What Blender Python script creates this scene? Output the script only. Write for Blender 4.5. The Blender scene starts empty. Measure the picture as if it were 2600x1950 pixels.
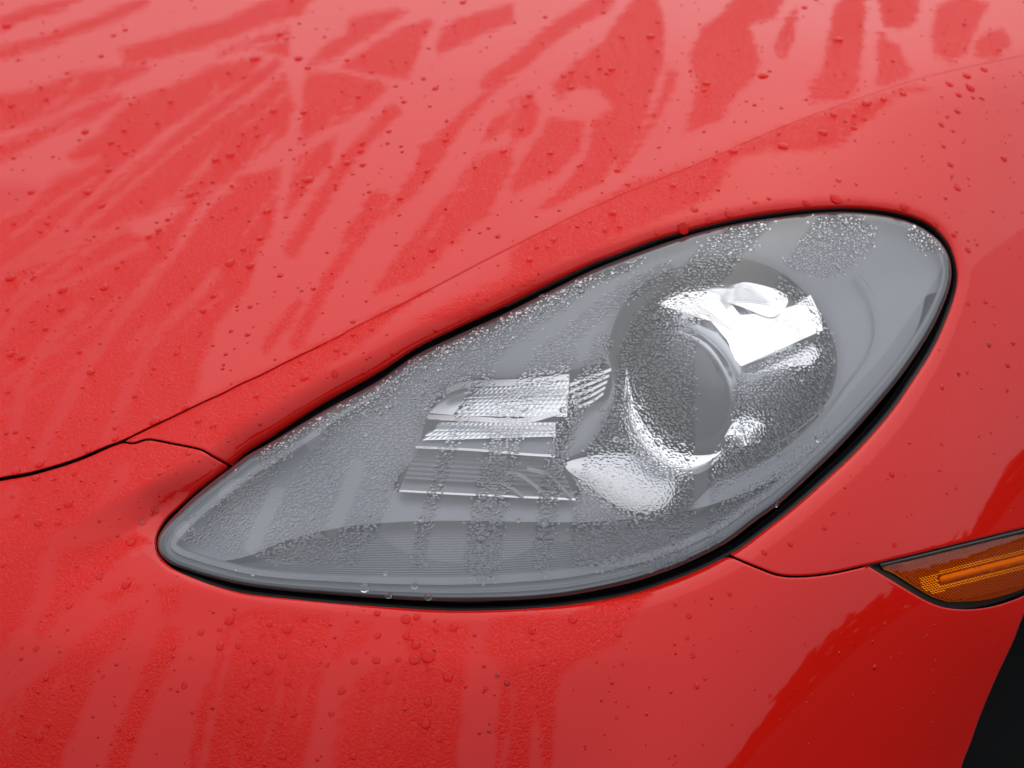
import bpy, math, random
import numpy as np
from mathutils import Vector, Matrix
from mathutils.geometry import delaunay_2d_cdt

random.seed(7)
rng = np.random.default_rng(7)
SC = bpy.context.scene
COL = SC.collection
R = math.radians

# ------------------------------------------------------------------ camera
PITCH, HFOV, D0, TZ = R(25), R(24), 1.65, 0.66
FPX = 1300 / math.tan(HFOV / 2)
FWD = np.array([0, math.cos(PITCH), -math.sin(PITCH)])
RGT = np.array([1.0, 0, 0])
UPV = np.array([0, math.sin(PITCH), math.cos(PITCH)])
CAM = np.array([0, 0, TZ]) - D0 * FWD
cd = bpy.data.cameras.new('camera')
cd.sensor_width = 36
cd.lens = 18 / math.tan(HFOV / 2)
cd.clip_start, cd.clip_end = 0.02, 2000
cd.dof.use_dof = True
cd.dof.focus_distance = 1.60
cd.dof.aperture_fstop = 10.5
cam = bpy.data.objects.new('camera', cd)
COL.objects.link(cam)
cam.location = CAM
cam.rotation_euler = (math.pi / 2 - PITCH, 0, 0)
SC.camera = cam

# ------------------------------------------------------------------ sky, sun, exposure
SUN_EL, SUN_AZ = R(52), R(25)
w = bpy.data.worlds.new('World')
SC.world = w
w.use_nodes = True
nt = w.node_tree
nt.nodes.clear()
sky = nt.nodes.new('ShaderNodeTexSky')
sky.sky_type = 'NISHITA'
sky.sun_disc = False
sky.sun_elevation, sky.sun_rotation = SUN_EL, SUN_AZ
sky.air_density, sky.dust_density = 1.0, 4.0
cloud = nt.nodes.new('ShaderNodeMix')          # closed cloud deck over the blue sky
cloud.data_type = 'RGBA'
cloud.inputs[0].default_value = 0.86
tcw = nt.nodes.new('ShaderNodeTexCoord')       # overcast: the deck is brighter overhead than at the horizon
sep = nt.nodes.new('ShaderNodeSeparateXYZ')
gra = nt.nodes.new('ShaderNodeMapRange')
gra.inputs[1].default_value, gra.inputs[2].default_value = 0.0, 1.0
gra.inputs[3].default_value, gra.inputs[4].default_value = 0.56, 1.12
scl = nt.nodes.new('ShaderNodeVectorMath')
scl.operation = 'SCALE'
scl.inputs[0].default_value = (8.5, 8.9, 9.5)
nt.links.new(tcw.outputs['Generated'], sep.inputs[0])
nt.links.new(sep.outputs[2], gra.inputs[0])
nt.links.new(gra.outputs[0], scl.inputs['Scale'])
nt.links.new(scl.outputs[0], cloud.inputs[7])
bg = nt.nodes.new('ShaderNodeBackground')
bg.inputs[1].default_value = 0.122
out = nt.nodes.new('ShaderNodeOutputWorld')
nt.links.new(sky.outputs[0], cloud.inputs[6])
nt.links.new(cloud.outputs[2], bg.inputs[0])
nt.links.new(bg.outputs[0], out.inputs[0])

sd = bpy.data.lights.new('sun', 'SUN')
sd.energy, sd.angle, sd.color = 0.5, R(80), (1.0, 0.97, 0.93)
so = bpy.data.objects.new('sun', sd)
COL.objects.link(so)
so.rotation_euler = (math.pi / 2 - SUN_EL, 0, math.pi - SUN_AZ)

SC.view_settings.view_transform = 'Standard'
SC.view_settings.look = 'None'
SC.view_settings.exposure = 0
SC.view_settings.gamma = 1
SC.cycles.max_bounces = 12
SC.cycles.transparent_max_bounces = 12
SC.cycles.caustics_refractive = True
SC.cycles.caustics_reflective = False
SC.cycles.sample_clamp_indirect = 6

# ------------------------------------------------------------------ small numeric helpers
def arr(l): return np.array(l, float)
def z2(l, ox, oy, s): return [(ox + x / s, oy + y / s) + tuple(r) for x, y, *r in l]

def ray(px, py):
    a = (px - 1300) / FPX
    b = (975 - py) / FPX
    return FWD + a[:, None] * RGT + b[:, None] * UPV

def catmull(pts, closed, step):
    """smooth curve through the points, resampled at about `step`"""
    p = arr(pts)
    n = len(p)
    o = []
    for i in range(n if closed else n - 1):
        if closed:
            a, b, c, d = p[i - 1], p[i], p[(i + 1) % n], p[(i + 2) % n]
        else:
            b, c = p[i], p[i + 1]
            a = p[i - 1] if i else 2 * b - c
            d = p[i + 2] if i + 2 < n else 2 * c - b
        m = 12
        for k in range(m):
            t = k / m
            o.append(.5 * (2 * b + (c - a) * t + (2 * a - 5 * b + 4 * c - d) * t * t + (3 * b - a - 3 * c + d) * t ** 3))
    if not closed: o.append(p[-1])
    return resample(np.array(o), step, closed)

def resample(p, step, closed=False):
    q = np.vstack([p, p[:1]]) if closed else p
    L = np.r_[0, np.cumsum(np.linalg.norm(np.diff(q, axis=0), axis=1))]
    n = max(2, int(round(L[-1] / step)))
    t = np.linspace(0, L[-1], n + 1)
    if closed: t = t[:-1]
    return np.stack([np.interp(t, L, q[:, k]) for k in range(q.shape[1])], 1)

def dist_poly(p, poly, closed=True, full=False):
    p = np.asarray(p, float); poly = np.asarray(poly, float)
    """distance of points p (N,2) to a polyline; optionally nearest segment index, parameter and side"""
    a = poly if closed else poly[:-1]
    b = np.roll(poly, -1, 0) if closed else poly[1:]
    ab = b - a
    L2 = (ab ** 2).sum(1) + 1e-12
    D, I, T = [], [], []
    for s in range(0, len(p), 4000):
        q = p[s:s + 4000]
        t = np.clip(((q[:, None, :] - a[None]) * ab[None]).sum(2) / L2, 0, 1)
        e = q[:, None, :] - (a[None] + t[..., None] * ab[None])
        d2 = (e ** 2).sum(2)
        i = d2.argmin(1)
        D.append(np.sqrt(d2[np.arange(len(q)), i])); I.append(i); T.append(t[np.arange(len(q)), i])
    D, I, T = np.concatenate(D), np.concatenate(I), np.concatenate(T)
    if not full: return D
    v = p - a[I]
    side = ab[I, 0] * v[:, 1] - ab[I, 1] * v[:, 0]
    return D, I, T, side

def inside(p, poly):
    p = np.asarray(p, float)
    r = np.zeros(len(p), bool)
    x, y = p[:, 0], p[:, 1]
    for (x0, y0), (x1, y1) in zip(poly, np.roll(poly, -1, 0)):
        c = (y0 > y) != (y1 > y)
        if y1 != y0: r ^= c & (x < (x1 - x0) * (y - y0) / (y1 - y0) + x0)
    return r

def sdist(p, poly):
    d = dist_poly(p, poly)
    return np.where(inside(p, poly), -d, d)

def sstep(x): 
    x = np.clip(x, 0, 1)
    return x * x * (3 - 2 * x)

# ------------------------------------------------------------------ body surface: wanted facing directions -> depth
# (x, y, azimuth from the camera to the right, elevation of the normal)
CTRL = [
 (-500,-400,-40,85),(-300,200,-40,83),(0,0,-42,82.5),(0,500,-40,79),(0,900,-40,73),(0,1190,-40,68),(-500,1100,-45,70),(-400,700,-42,77),
 (600,-400,-60,86),(600,0,-60,84),(600,500,-38,80),(600,850,-30,74),(300,1000,-36,71),
 (1200,-400,-100,86),(1200,0,-80,85.5),(1200,350,-35,83),(1150,600,-12,78),(900,720,-20,76),
 (1800,-300,-140,86),(1800,0,-130,86),(1800,260,-60,85),(1500,430,-10,81),
 (2500,-300,175,84),(2500,0,170,85.5),(2200,60,-170,86),(2500,170,60,86),(2100,300,25,81),
 (2500,330,48,69),(2500,500,50,57),(2500,800,50,44),(2550,1050,52,35),(2590,1290,56,15),(2460,1390,53,18),(2600,1430,57,11),(2600,1180,54,27),(2400,1300,49,26),(2300,330,35,73),
 (2900,300,50,60),(2900,700,52,42),(2900,1200,56,22),(3200,1000,60,25),
 (1800,480,22,75),(2150,480,36,68),(1300,690,4,73),(800,930,-12,70),(560,1080,-20,69),
 (2300,1080,45,36),(2050,1360,40,31),(2300,1300,48,29),(2430,950,48,40),
 (1900,1440,32,35),(1750,1560,27,34),(1600,1800,26,29),(1500,1950,25,25),(1950,1640,37,27),(1840,1780,33,27),
 (2080,1480,40,26),(2170,1490,44,15),(2260,1510,46,12),(2150,1620,44,12),(2060,1720,42,14),(1960,1860,40,15),(2300,1650,48,9),(2150,1800,46,9),(2000,1950,44,9),(2500,1600,54,4),(2440,1850,55,2),(2700,1600,60,2),(2300,2300,55,0),
 (0,1950,-34,35),(600,1950,-22,32),(1200,1950,2,29),(1200,1580,4,44),(700,1600,-16,45),(0,1600,-34,44),(-500,1600,-45,45),(-500,2300,-45,30),(600,2400,-20,22),(1200,2400,5,18),(1800,2400,40,8),
 (100,1320,-38,58),(300,1180,-34,66),(250,1450,-32,50),(500,1500,-22,50),(900,1570,-8,49),(1450,1590,14,41),
 (800,1250,-8,54),(1200,1100,4,56),(1200,1350,6,48),(1600,900,18,56),(1700,1250,24,44),(2050,750,34,55),(2250,650,42,54),(2100,1050,38,44),
]

def solve_base():
    G = 100.0
    xs = np.arange(-900, 3501, G); ys = np.arange(-800, 2801, G)
    nx, ny = len(xs), len(ys)
    c = arr(CTRL)
    az, el = np.radians(c[:, 2]), np.radians(c[:, 3])
    hor = np.array([0, -1.0, 0]); rt = np.array([1.0, 0, 0]); up = np.array([0, 0, 1.0])
    N = np.cos(el)[:, None] * (np.sin(az)[:, None] * rt + np.cos(az)[:, None] * hor) + np.sin(el)[:, None] * up
    def grads(px, py):
        d2 = (px[:, None] - c[None, :, 0]) ** 2 + (py[:, None] - c[None, :, 1]) ** 2
        wt = 1 / (d2 + 110 ** 2) ** 1.9
        n = (wt[:, :, None] * N[None]).sum(1)
        n /= np.linalg.norm(n, axis=1)[:, None]
        nd = (n * ray(px, py)).sum(1)
        return D0 * (n @ RGT) / (FPX * nd), -D0 * (n @ UPV) / (FPX * nd)
    idx = np.arange(nx * ny).reshape(ny, nx)
    X, Y = np.meshgrid(xs, ys)
    A = np.zeros((nx * ny, nx * ny)); B = np.zeros(nx * ny)
    def add(i, j, g):
        np.add.at(A, (i, i), 1); np.add.at(A, (j, j), 1)
        np.add.at(A, (i, j), -1); np.add.at(A, (j, i), -1)
        np.add.at(B, j, g); np.add.at(B, i, -g)
    gx, _ = grads((X[:, :-1] + G / 2).ravel(), Y[:, :-1].ravel())
    add(idx[:, :-1].ravel(), idx[:, 1:].ravel(), gx * G)
    _, gy = grads(X[:-1].ravel(), (Y[:-1] + G / 2).ravel())
    add(idx[:-1].ravel(), idx[1:].ravel(), gy * G)
    k = idx[18, 22]
    A[k, k] += 100
    h = np.linalg.solve(A, B).reshape(ny, nx)
    return xs[0], ys[0], G, h

BX0, BY0, BG, BH = solve_base()

def H0(px, py):
    u = np.clip((px - BX0) / BG, 1.001, BH.shape[1] - 2.001); v = np.clip((py - BY0) / BG, 1.001, BH.shape[0] - 2.001)
    i = u.astype(int); j = v.astype(int)
    fu, fv = u - i, v - j
    def bs(t): return ((1 - t) ** 3 / 6, (3 * t ** 3 - 6 * t ** 2 + 4) / 6, (-3 * t ** 3 + 3 * t ** 2 + 3 * t + 1) / 6, t ** 3 / 6)
    wu, wv = bs(fu), bs(fv)
    r = 0
    for a in range(4):
        for b in range(4):
            r = r + wv[a] * wu[b] * BH[j + a - 1, i + b - 1]
    return r

def place(px, py, h):
    return CAM + (D0 - h)[:, None] * ray(px, py)

# ------------------------------------------------------------------ traced outlines (photograph pixels, dropped on the surface)
O_PTS = [(590,1179,66,37),(540,1217,64,32),(491,1255,72,22),(453,1290,80,14),(423,1317,90,9),(401,1352,100,6),(396,1377,100,4),(401,1404,90,3),(415,1423,70,2),(439,1444,50,2),(486,1466,20,2),(540,1486,15,0),
 (621,1507,15,0),(730,1520,15,0),(838,1531,14,0),(958,1540,14,0),(1094,1549,14,0),(1203,1551,14,0),(1338,1546,18,2),(1458,1534,28,7),(1594,1510,38,10),(1703,1475,38,12),(1784,1443,38,12),(1852,1409,38,11),(1892,1384,38,11),
 (1950,1340,38,11),(2013,1291,38,11),(2094,1220,38,11),(2175,1144,38,11),(2257,1052,36,11),(2311,976,32,11),(2360,900,28,11),(2393,833,24,11),(2423,751,18,12),(2430,697,16,14),(2420,648,15,16),(2401,610,15,20),(2366,575,15,24),
 (2325,555,15,26),(2271,540,15,28),(2190,530,15,30),(2108,529,15,30),(2000,537,18,30),(1880,555,21,30),(1771,580,24,30),(1663,610,28,30),(1554,651,31,30),(1500,671,32,30),(1380,729,36,37),(1271,783,40,37),(1163,832,45,37),
 (1054,886,49,37),(957,949,54,37),(821,1025,60,37),(686,1112,64,37),(631,1146,66,37)]
O4 = catmull(O_PTS, True, 13)
O = O4[:, :2]
L_PTS = [(590,1186),(540,1223),(491,1264),(453,1301),(426,1329),(406,1358),(401,1380),(406,1404),(420,1421),(443,1436),(488,1452),(540,1467),(621,1486),(730,1500),(838,1509),(958,1518),(1094,1525),(1203,1526),(1338,1522),
 (1458,1509),(1594,1481),(1703,1446),(1784,1410),(1852,1373),(1920,1321),(1986,1272),(2094,1171),(2175,1087),(2257,992),(2311,921),(2366,833),(2403,751),(2415,697),(2409,653),(2388,616),(2352,586),(2312,565),(2257,550),(2190,541),(2108,539),
 (2000,549),(1880,567),(1771,592),(1663,626),(1554,666),(1488,694),(1380,748),(1271,802),(1163,851),(1054,904),(957,970),(821,1045),(686,1125),(631,1155)]
L = catmull(L_PTS, True, 12)
B_PTS = [(-900,1330),(-600,1310),(-300,1270),(-100,1240),(0,1217),(68,1205),(136,1187),(203,1165),(271,1136),(309,1121),(374,1089),(434,1061),(515,1022),(564,1000),(612,975),(664,952),(724,921),(794,887),(848,860),(903,830),(957,803),
 (1040,762),(1116,722),(1230,662),(1342,605),(1478,537),(1614,478),(1749,424),(1890,362),(2007,313),(2188,246),(2368,190),(2600,140),(2900,85),(3400,10)]
BL = catmull(B_PTS, False, 14)
T_PTS = [(309,1121),(339,1126),(377,1116),(434,1126),(507,1141),(542,1160),(590,1186)]
S_PTS = [(1852,1409),(1868,1418),(1925,1442),(1975,1460),(2030,1464),(2110,1456),(2202,1436)]
MTOP = [(2202,1436),(2330,1406),(2450,1377),(2600,1341),(2680,1326)]
MBOT = [(2202,1436),(2271,1478),(2366,1532),(2434,1547),(2515,1541),(2600,1513),(2650,1480),(2675,1440),(2690,1380),(2680,1326)]
ARCH = [(2680,1326),(2725,1300)]
EDGE = [(2700,1385),(2660,1440),(2600,1557),(2571,1630),(2530,1717),(2490,1812),(2463,1888),(2440,1949),(2405,2080),(2375,2250),(2355,2600)]
K_PTS = [(512,1143),(430,1190),(350,1235),(250,1290),(150,1352),(60,1408),(-60,1470)]
KL = catmull(K_PTS, False, 14)

# ------------------------------------------------------------------ full painted height: base + sculpted flanges
def HB(px, py):
    p = np.stack([px, py], 1)
    h = H0(px, py)
    d, i, t, _ = dist_poly(p, O, True, True)
    j = (i + 1) % len(O4)
    wd = O4[i, 2] * (1 - t) + O4[j, 2] * t
    kk = (O4[i, 3] * (1 - t) + O4[j, 3] * t) * 1e-5
    sg = np.where(inside(p, O), -d, d)
    r = 4 + wd * 0.10
    s = np.clip((wd - sg) / r, -30, 30)
    h = h - kk * np.minimum(r * np.log1p(np.exp(s)), wd * 1.15)
    h = h - 2.2e-4 * 4 * np.log1p(np.exp(np.clip((10 - sg) / 4, -30, 6)))   # rounded lip of the opening
    # the pressed channel left of the lamp
    d, i, t, side = dist_poly(p, KL, False, True)
    u = (i + t) / (len(KL) - 1)
    amp = 0.020 * sstep((1.0 - u) / 0.85) * sstep((u + .02) / .30)
    wd = 70 + 50 * u
    x = np.where(side < 0, d, 0)      # below and right of the crease
    dn = np.clip(x / wd, 0, 1); soft = dn - 0.06 * (1 - np.exp(-dn / 0.06))
    dn = soft / 0.94
    back = 1 - sstep((x / wd - 1.0) / 2.6)
    h = h - amp * dn * back
    # soft character line across the bumper
    yl = np.interp(px, [-900, 0, 600, 1200, 1700, 2000, 3400], [1600, 1625, 1672, 1690, 1640, 1560, 1300])
    s = np.clip((py - yl) / 16, -30, 30)
    h = h - 5.5e-5 * 16 * np.log1p(np.exp(s)) * (1 - sstep((px - 1300) / 500)) * sstep((py - 1450) / 120)
    # slight upturn of the bonnet along its shut line, and the step of the wing
    d, i, t, side = dist_poly(p, BL, False, True)
    far = sstep((px - 1000) / 700)
    h = h + np.where(side < 0, 0.0042 * far * np.exp(-(d / 60) ** 2), 0.0042 * far * np.exp(-(d / 120) ** 2) - 0.001 * (1 - far) * np.exp(-(d / 16) ** 2))
    return h

def HL(px, py):
    """outer face of the lamp lens"""
    c = arr([(400,1380,.007),(470,1275,.017),(600,1190,.018),(1054,900,.019),(1500,690,.011),(2000,545,.006),(2200,540,.004),(2415,700,.002),(2175,1087,.001),(1594,1481,-.002),(1094,1525,-.003),(620,1486,-.001)])
    d2 = (px[:, None] - c[None, :, 0]) ** 2 + (py[:, None] - c[None, :, 1]) ** 2
    wt = 1 / (d2 + 80 ** 2) ** 1.5
    rec = (wt * c[None, :, 2]).sum(1) / wt.sum(1)
    d = sdist(np.stack([px, py], 1), L)
    return H0(px, py) - rec + 0.004 * (1 - np.exp(-np.clip(-d, 0, None) / 60)) - 0.0028 * np.exp(-np.clip(-d, 0, None) / 7)

# ------------------------------------------------------------------ materials
def mat(name):
    m = bpy.data.materials.new(name); m.use_nodes = True
    return m, m.node_tree, m.node_tree.nodes['Principled BSDF']

def node(t, k, **kw):
    n = t.nodes.new(k)
    for a, b in kw.items(): setattr(n, a, b)
    return n

def math_(t, op, a, b=None, clamp=False):
    n = node(t, 'ShaderNodeMath', operation=op, use_clamp=clamp)
    for i, v in enumerate((a, b)):
        if v is None: continue
        if isinstance(v, (int, float)): n.inputs[i].default_value = v
        else: t.links.new(v, n.inputs[i])
    return n.outputs[0]

def fog_mask(t, edge=13.0, amp=17.0, scale=120, streak=13.0):
    at = node(t, 'ShaderNodeAttribute', attribute_name='wet')
    tc = node(t, 'ShaderNodeTexCoord')
    nz = node(t, 'ShaderNodeTexNoise'); nz.inputs['Scale'].default_value = scale; nz.inputs['Detail'].default_value = 6; nz.inputs['Roughness'].default_value = .68
    t.links.new(tc.outputs['Object'], nz.inputs['Vector'])
    k = math_(t, 'MULTIPLY', math_(t, 'SUBTRACT', nz.outputs[0], 0.5), amp * 2)
    s = math_(t, 'ADD', at.outputs['Fac'], k)
    if streak:      # run-off: noise drawn out along the fall of the panel
        mp = node(t, 'ShaderNodeMapping'); mp.inputs['Rotation'].default_value = (0, 0, R(-50)); mp.inputs['Scale'].default_value = (9, 190, 9)
        t.links.new(tc.outputs['Object'], mp.inputs['Vector'])
        n2 = node(t, 'ShaderNodeTexNoise'); n2.inputs['Scale'].default_value = 1.0; n2.inputs['Detail'].default_value = 4
        t.links.new(mp.outputs[0], n2.inputs['Vector'])
        s = math_(t, 'ADD', s, math_(t, 'MULTIPLY', math_(t, 'SUBTRACT', n2.outputs[0], .5), streak * 2))
    mr = node(t, 'ShaderNodeMapRange', interpolation_type='SMOOTHSTEP')
    mr.inputs[1].default_value = -edge - (5 if streak else 0); mr.inputs[2].default_value = edge - (5 if streak else 0)
    t.links.new(s, mr.inputs[0])
    return mr.outputs[0], tc

def droplet_height(t, tc, s1, s2):
    """beaded water: rounded cells with rims"""
    v = node(t, 'ShaderNodeTexVoronoi', feature='SMOOTH_F1'); v.inputs['Scale'].default_value = s1; v.inputs['Smoothness'].default_value = .25
    t.links.new(tc.outputs['Object'], v.inputs['Vector'])
    v2 = node(t, 'ShaderNodeTexVoronoi', feature='F1'); v2.inputs['Scale'].default_value = s2
    t.links.new(tc.outputs['Object'], v2.inputs['Vector'])
    a = math_(t, 'SUBTRACT', 1.0, math_(t, 'POWER', v.outputs['Distance'], 2.0))
    b = math_(t, 'SUBTRACT', 1.0, math_(t, 'POWER', v2.outputs['Distance'], 2.0))
    return math_(t, 'ADD', a, math_(t, 'MULTIPLY', b, 0.5))

def paint_material():
    m, t, p = mat('red_paint')
    p.inputs['Base Color'].default_value = (0.72, 0.010, 0.005, 1)
    p.inputs['Roughness'].default_value = 0.55
    p.inputs['Specular IOR Level'].default_value = 0.0
    p.inputs['Coat Weight'].default_value = 1
    p.inputs['Coat Roughness'].default_value = 0.035
    p.inputs['Coat IOR'].default_value = 1.46
    f, tc = fog_mask(t)
    hgt = droplet_height(t, tc, 560, 1100)
    b = node(t, 'ShaderNodeBump'); b.inputs['Distance'].default_value = 0.0011
    t.links.new(hgt, b.inputs['Height'])
    t.links.new(math_(t, 'MULTIPLY', f, 0.6), b.inputs['Strength'])
    t.links.new(b.outputs[0], p.inputs['Coat Normal'])
    vv = node(t, 'ShaderNodeTexVoronoi', feature='F1'); vv.inputs['Scale'].default_value = 560
    t.links.new(tc.outputs['Object'], vv.inputs['Vector'])
    cell = math_(t, 'MULTIPLY', math_(t, 'SUBTRACT', vv.outputs['Distance'], 0.45), 0.6)
    t.links.new(math_(t, 'SUBTRACT', 1.0, math_(t, 'MULTIPLY', f, math_(t, 'SUBTRACT', 0.40, cell)), True), p.inputs['Coat Weight'])
    t.links.new(math_(t, 'ADD', 0.035, math_(t, 'MULTIPLY', f, 0.16)), p.inputs['Coat Roughness'])
    return m

def plain(name, col, rough, metal=0.0, spec=.5, coat=0.0, grain=.04):
    m, t, p = mat(name)
    p.inputs['Base Color'].default_value = (*col, 1)
    p.inputs['Roughness'].default_value = rough
    p.inputs['Metallic'].default_value = metal
    p.inputs['Specular IOR Level'].default_value = spec
    p.inputs['Coat Weight'].default_value = coat
    tc = node(t, 'ShaderNodeTexCoord')
    nz = node(t, 'ShaderNodeTexNoise'); nz.inputs['Scale'].default_value = 900
    t.links.new(tc.outputs['Object'], nz.inputs['Vector'])
    bp = node(t, 'ShaderNodeBump'); bp.inputs['Strength'].default_value = grain; bp.inputs['Distance'].default_value = .0004
    t.links.new(nz.outputs[0], bp.inputs['Height']); t.links.new(bp.outputs[0], p.inputs['Normal'])
    return m

def thin_fresnel(t, ior):
    """Fresnel of a thin sheet: the same from both sides"""
    fr = node(t, 'ShaderNodeFresnel')
    ge = node(t, 'ShaderNodeNewGeometry')
    m_ = node(t, 'ShaderNodeMix'); m_.inputs[2].default_value = ior; m_.inputs[3].default_value = 1 / ior
    t.links.new(ge.outputs['Backfacing'], m_.inputs[0]); t.links.new(m_.outputs[0], fr.inputs[0])
    return fr

def lens_material():
    m, t, p = mat('wet_clear_lens')
    t.nodes.remove(p)
    f, tc = fog_mask(t, 6.0, 11.0, 260, 0)
    hgt = droplet_height(t, tc, 700, 1300)
    b = node(t, 'ShaderNodeBump'); b.inputs['Distance'].default_value = 0.0005
    t.links.new(math_(t, 'MULTIPLY', f, .6), b.inputs['Strength'])
    t.links.new(hgt, b.inputs['Height'])
    fr = thin_fresnel(t, 1.5)
    tr = node(t, 'ShaderNodeBsdfTransparent'); tr.inputs[0].default_value = (.95, .95, .96, 1)
    gl = node(t, 'ShaderNodeBsdfGlossy'); gl.inputs['Roughness'].default_value = 0.02
    t.links.new(b.outputs[0], gl.inputs['Normal']); t.links.new(b.outputs[0], fr.inputs['Normal'])
    c = node(t, 'ShaderNodeMixShader')
    k = math_(t, 'SUBTRACT', 2.4, math_(t, 'MULTIPLY', f, .7))
    t.links.new(math_(t, 'MULTIPLY', fr.outputs[0], k, True), c.inputs[0]); t.links.new(tr.outputs[0], c.inputs[1]); t.links.new(gl.outputs[0], c.inputs[2])
    hz = node(t, 'ShaderNodeBsdfTranslucent'); hz.inputs[0].default_value = (.9, .93, .98, 1)   # slight haze of the moulded plastic
    hd = node(t, 'ShaderNodeBsdfDiffuse'); hd.inputs[0].default_value = (.9, .93, .98, 1)
    h2 = node(t, 'ShaderNodeMixShader'); h2.inputs[0].default_value = .7
    t.links.new(hz.outputs[0], h2.inputs[1]); t.links.new(hd.outputs[0], h2.inputs[2])
    c3 = node(t, 'ShaderNodeMixShader'); c3.inputs[0].default_value = .055
    t.links.new(c.outputs[0], c3.inputs[1]); t.links.new(h2.outputs[0], c3.inputs[2])
    t.links.new(c3.outputs[0], t.nodes['Material Output'].inputs[0])
    return m

def water_material(name, ior):
    m, t, p = mat(name)
    t.nodes.remove(p)
    g = node(t, 'ShaderNodeBsdfGlass'); g.inputs['IOR'].default_value = ior; g.inputs['Roughness'].default_value = 0
    t.links.new(g.outputs[0], t.nodes['Material Output'].inputs[0])
    return m

def amber_lens_material():
    m, t, p = mat('amber_lens')
    t.nodes.remove(p)
    fr = thin_fresnel(t, 1.5)
    tr = node(t, 'ShaderNodeBsdfTransparent'); tr.inputs[0].default_value = (1, .54, .07, 1)
    gl = node(t, 'ShaderNodeBsdfGlossy'); gl.inputs['Roughness'].default_value = .03
    c = node(t, 'ShaderNodeMixShader')
    t.links.new(fr.outputs[0], c.inputs[0]); t.links.new(tr.outputs[0], c.inputs[1]); t.links.new(gl.outputs[0], c.inputs[2])
    t.links.new(c.outputs[0], t.nodes['Material Output'].inputs[0])
    return m

M_PAINT = paint_material()
M_LENS = lens_material()
M_BEAD = water_material('water', 1.33)
M_WETP = plain('wetted_red_paint', (.95, .014, .009), .6, 0, 0)
M_AMBER = amber_lens_material()
M_RUBBER = plain('black_rubber', (.012, .012, .013), .45)
M_DARK = plain('dark_plastic', (.085, .087, .093), .5)
M_GREY = plain('grey_plastic', (.195, .203, .22), .40)
M_RIM = plain('pale_rim_plastic', (.17, .175, .185), .3)
M_CHROME = plain('chrome', (.92, .93, .94), .20, 1.0, grain=0)
M_SATIN = plain('satin_metal', (.86, .87, .89), .30, 1.0, grain=0)
M_SILVER = plain('silvered_plastic', (.95, .96, .97), .27, .85, grain=0)
M_DULL = plain('dull_reflector', (.66, .67, .69), .34, 1.0, grain=0)
M_GLASS = plain('projector_glass', (.05, .055, .06), .06, 0, .6, 1, grain=0)
M_BLACK = plain('black_void', (.006, .006, .006), .8, 0, .2)
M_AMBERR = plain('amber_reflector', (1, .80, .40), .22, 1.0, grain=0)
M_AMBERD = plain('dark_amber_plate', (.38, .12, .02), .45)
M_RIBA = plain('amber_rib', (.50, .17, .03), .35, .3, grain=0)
M_AMBERB = plain('amber_bar', (.95, .50, .04), .3)
M_TYRE = plain('tyre_rubber', (.008, .008, .008), .8, 0, .15)

# ------------------------------------------------------------------ mesh building
def link(name, verts, faces, material, parent=None, smooth=True, attrs=None, kind=None, label=None):
    me = bpy.data.meshes.new(name)
    me.from_pydata([tuple(v) for v in verts], [], faces)
    if smooth: me.polygons.foreach_set('use_smooth', [True] * len(me.polygons))
    for k, v in (attrs or {}).items():
        a = me.attributes.new(k, 'FLOAT', 'POINT'); a.data.foreach_set('value', np.asarray(v, np.float32))
    me.materials.append(material)
    me.validate()
    o = bpy.data.objects.new(name, me)
    COL.objects.link(o)
    if parent: o.parent = parent
    if kind: o['kind'] = kind
    if label: o['label'] = label
    return o

def ring_offset(poly, w):
    """closed polygon moved inward by w (polygon oriented either way)"""
    a = np.roll(poly, 1, 0); b = np.roll(poly, -1, 0)
    tg = b - a
    n = np.stack([-tg[:, 1], tg[:, 0]], 1); n /= np.linalg.norm(n, axis=1)[:, None] + 1e-9
    area = .5 * (poly[:, 0] * np.roll(poly[:, 1], -1) - np.roll(poly[:, 0], -1) * poly[:, 1]).sum()
    if area < 0: n = -n
    return poly + n * (w[:, None] if np.ndim(w) else w)

def grid_pts(poly, step, margin, coarse=60, frame=(-80, -80, 2680, 2030)):
    lo, hi = poly.min(0), poly.max(0)
    g = []
    x0, y0, x1, y1 = max(lo[0], frame[0]), max(lo[1], frame[1]), min(hi[0], frame[2]), min(hi[1], frame[3])
    if x1 > x0 and y1 > y0:
        X, Y = np.meshgrid(np.arange(float(x0), x1, step), np.arange(float(y0), y1, step * .866))
        X[1::2] += step / 2
        g.append(np.stack([X.ravel(), Y.ravel()], 1))
    X, Y = np.meshgrid(np.arange(lo[0], hi[0], coarse), np.arange(lo[1], hi[1], coarse))
    q = np.stack([X.ravel(), Y.ravel()], 1)
    q = q[(q[:, 0] < frame[0]) | (q[:, 0] > frame[2]) | (q[:, 1] < frame[1]) | (q[:, 1] > frame[3])]
    g.append(q)
    g = np.vstack(g)
    g = g[inside(g, poly)]
    return g[dist_poly(g, poly) > margin]

def triangulate(loops, pts):
    loops = [np.asarray(l, float) for l in loops]
    v = [Vector(p) for lp in loops for p in lp] + [Vector(p) for p in pts]
    e = []; k = 0
    for lp in loops:
        n = len(lp)
        e += [(k + i, k + (i + 1) % n) for i in range(n)]
        k += n
    V, E_, F, *_ = delaunay_2d_cdt(v, e, [], 0, 1e-3)
    V = np.array([tuple(p) for p in V]); F = np.array([f for f in F if len(f) == 3])
    c = V[F].mean(1)
    ok = inside(c, loops[0])
    for lp in loops[1:]: ok &= ~inside(c, lp)
    return V, F[ok]

def oriented(P, F):
    n = np.cross(P[F[:, 1]] - P[F[:, 0]], P[F[:, 2]] - P[F[:, 0]])
    c = P[F].mean(1) - CAM
    fl = (n * c).sum(1) > 0
    F = F.copy(); F[fl] = F[fl][:, ::-1]
    return F

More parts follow.
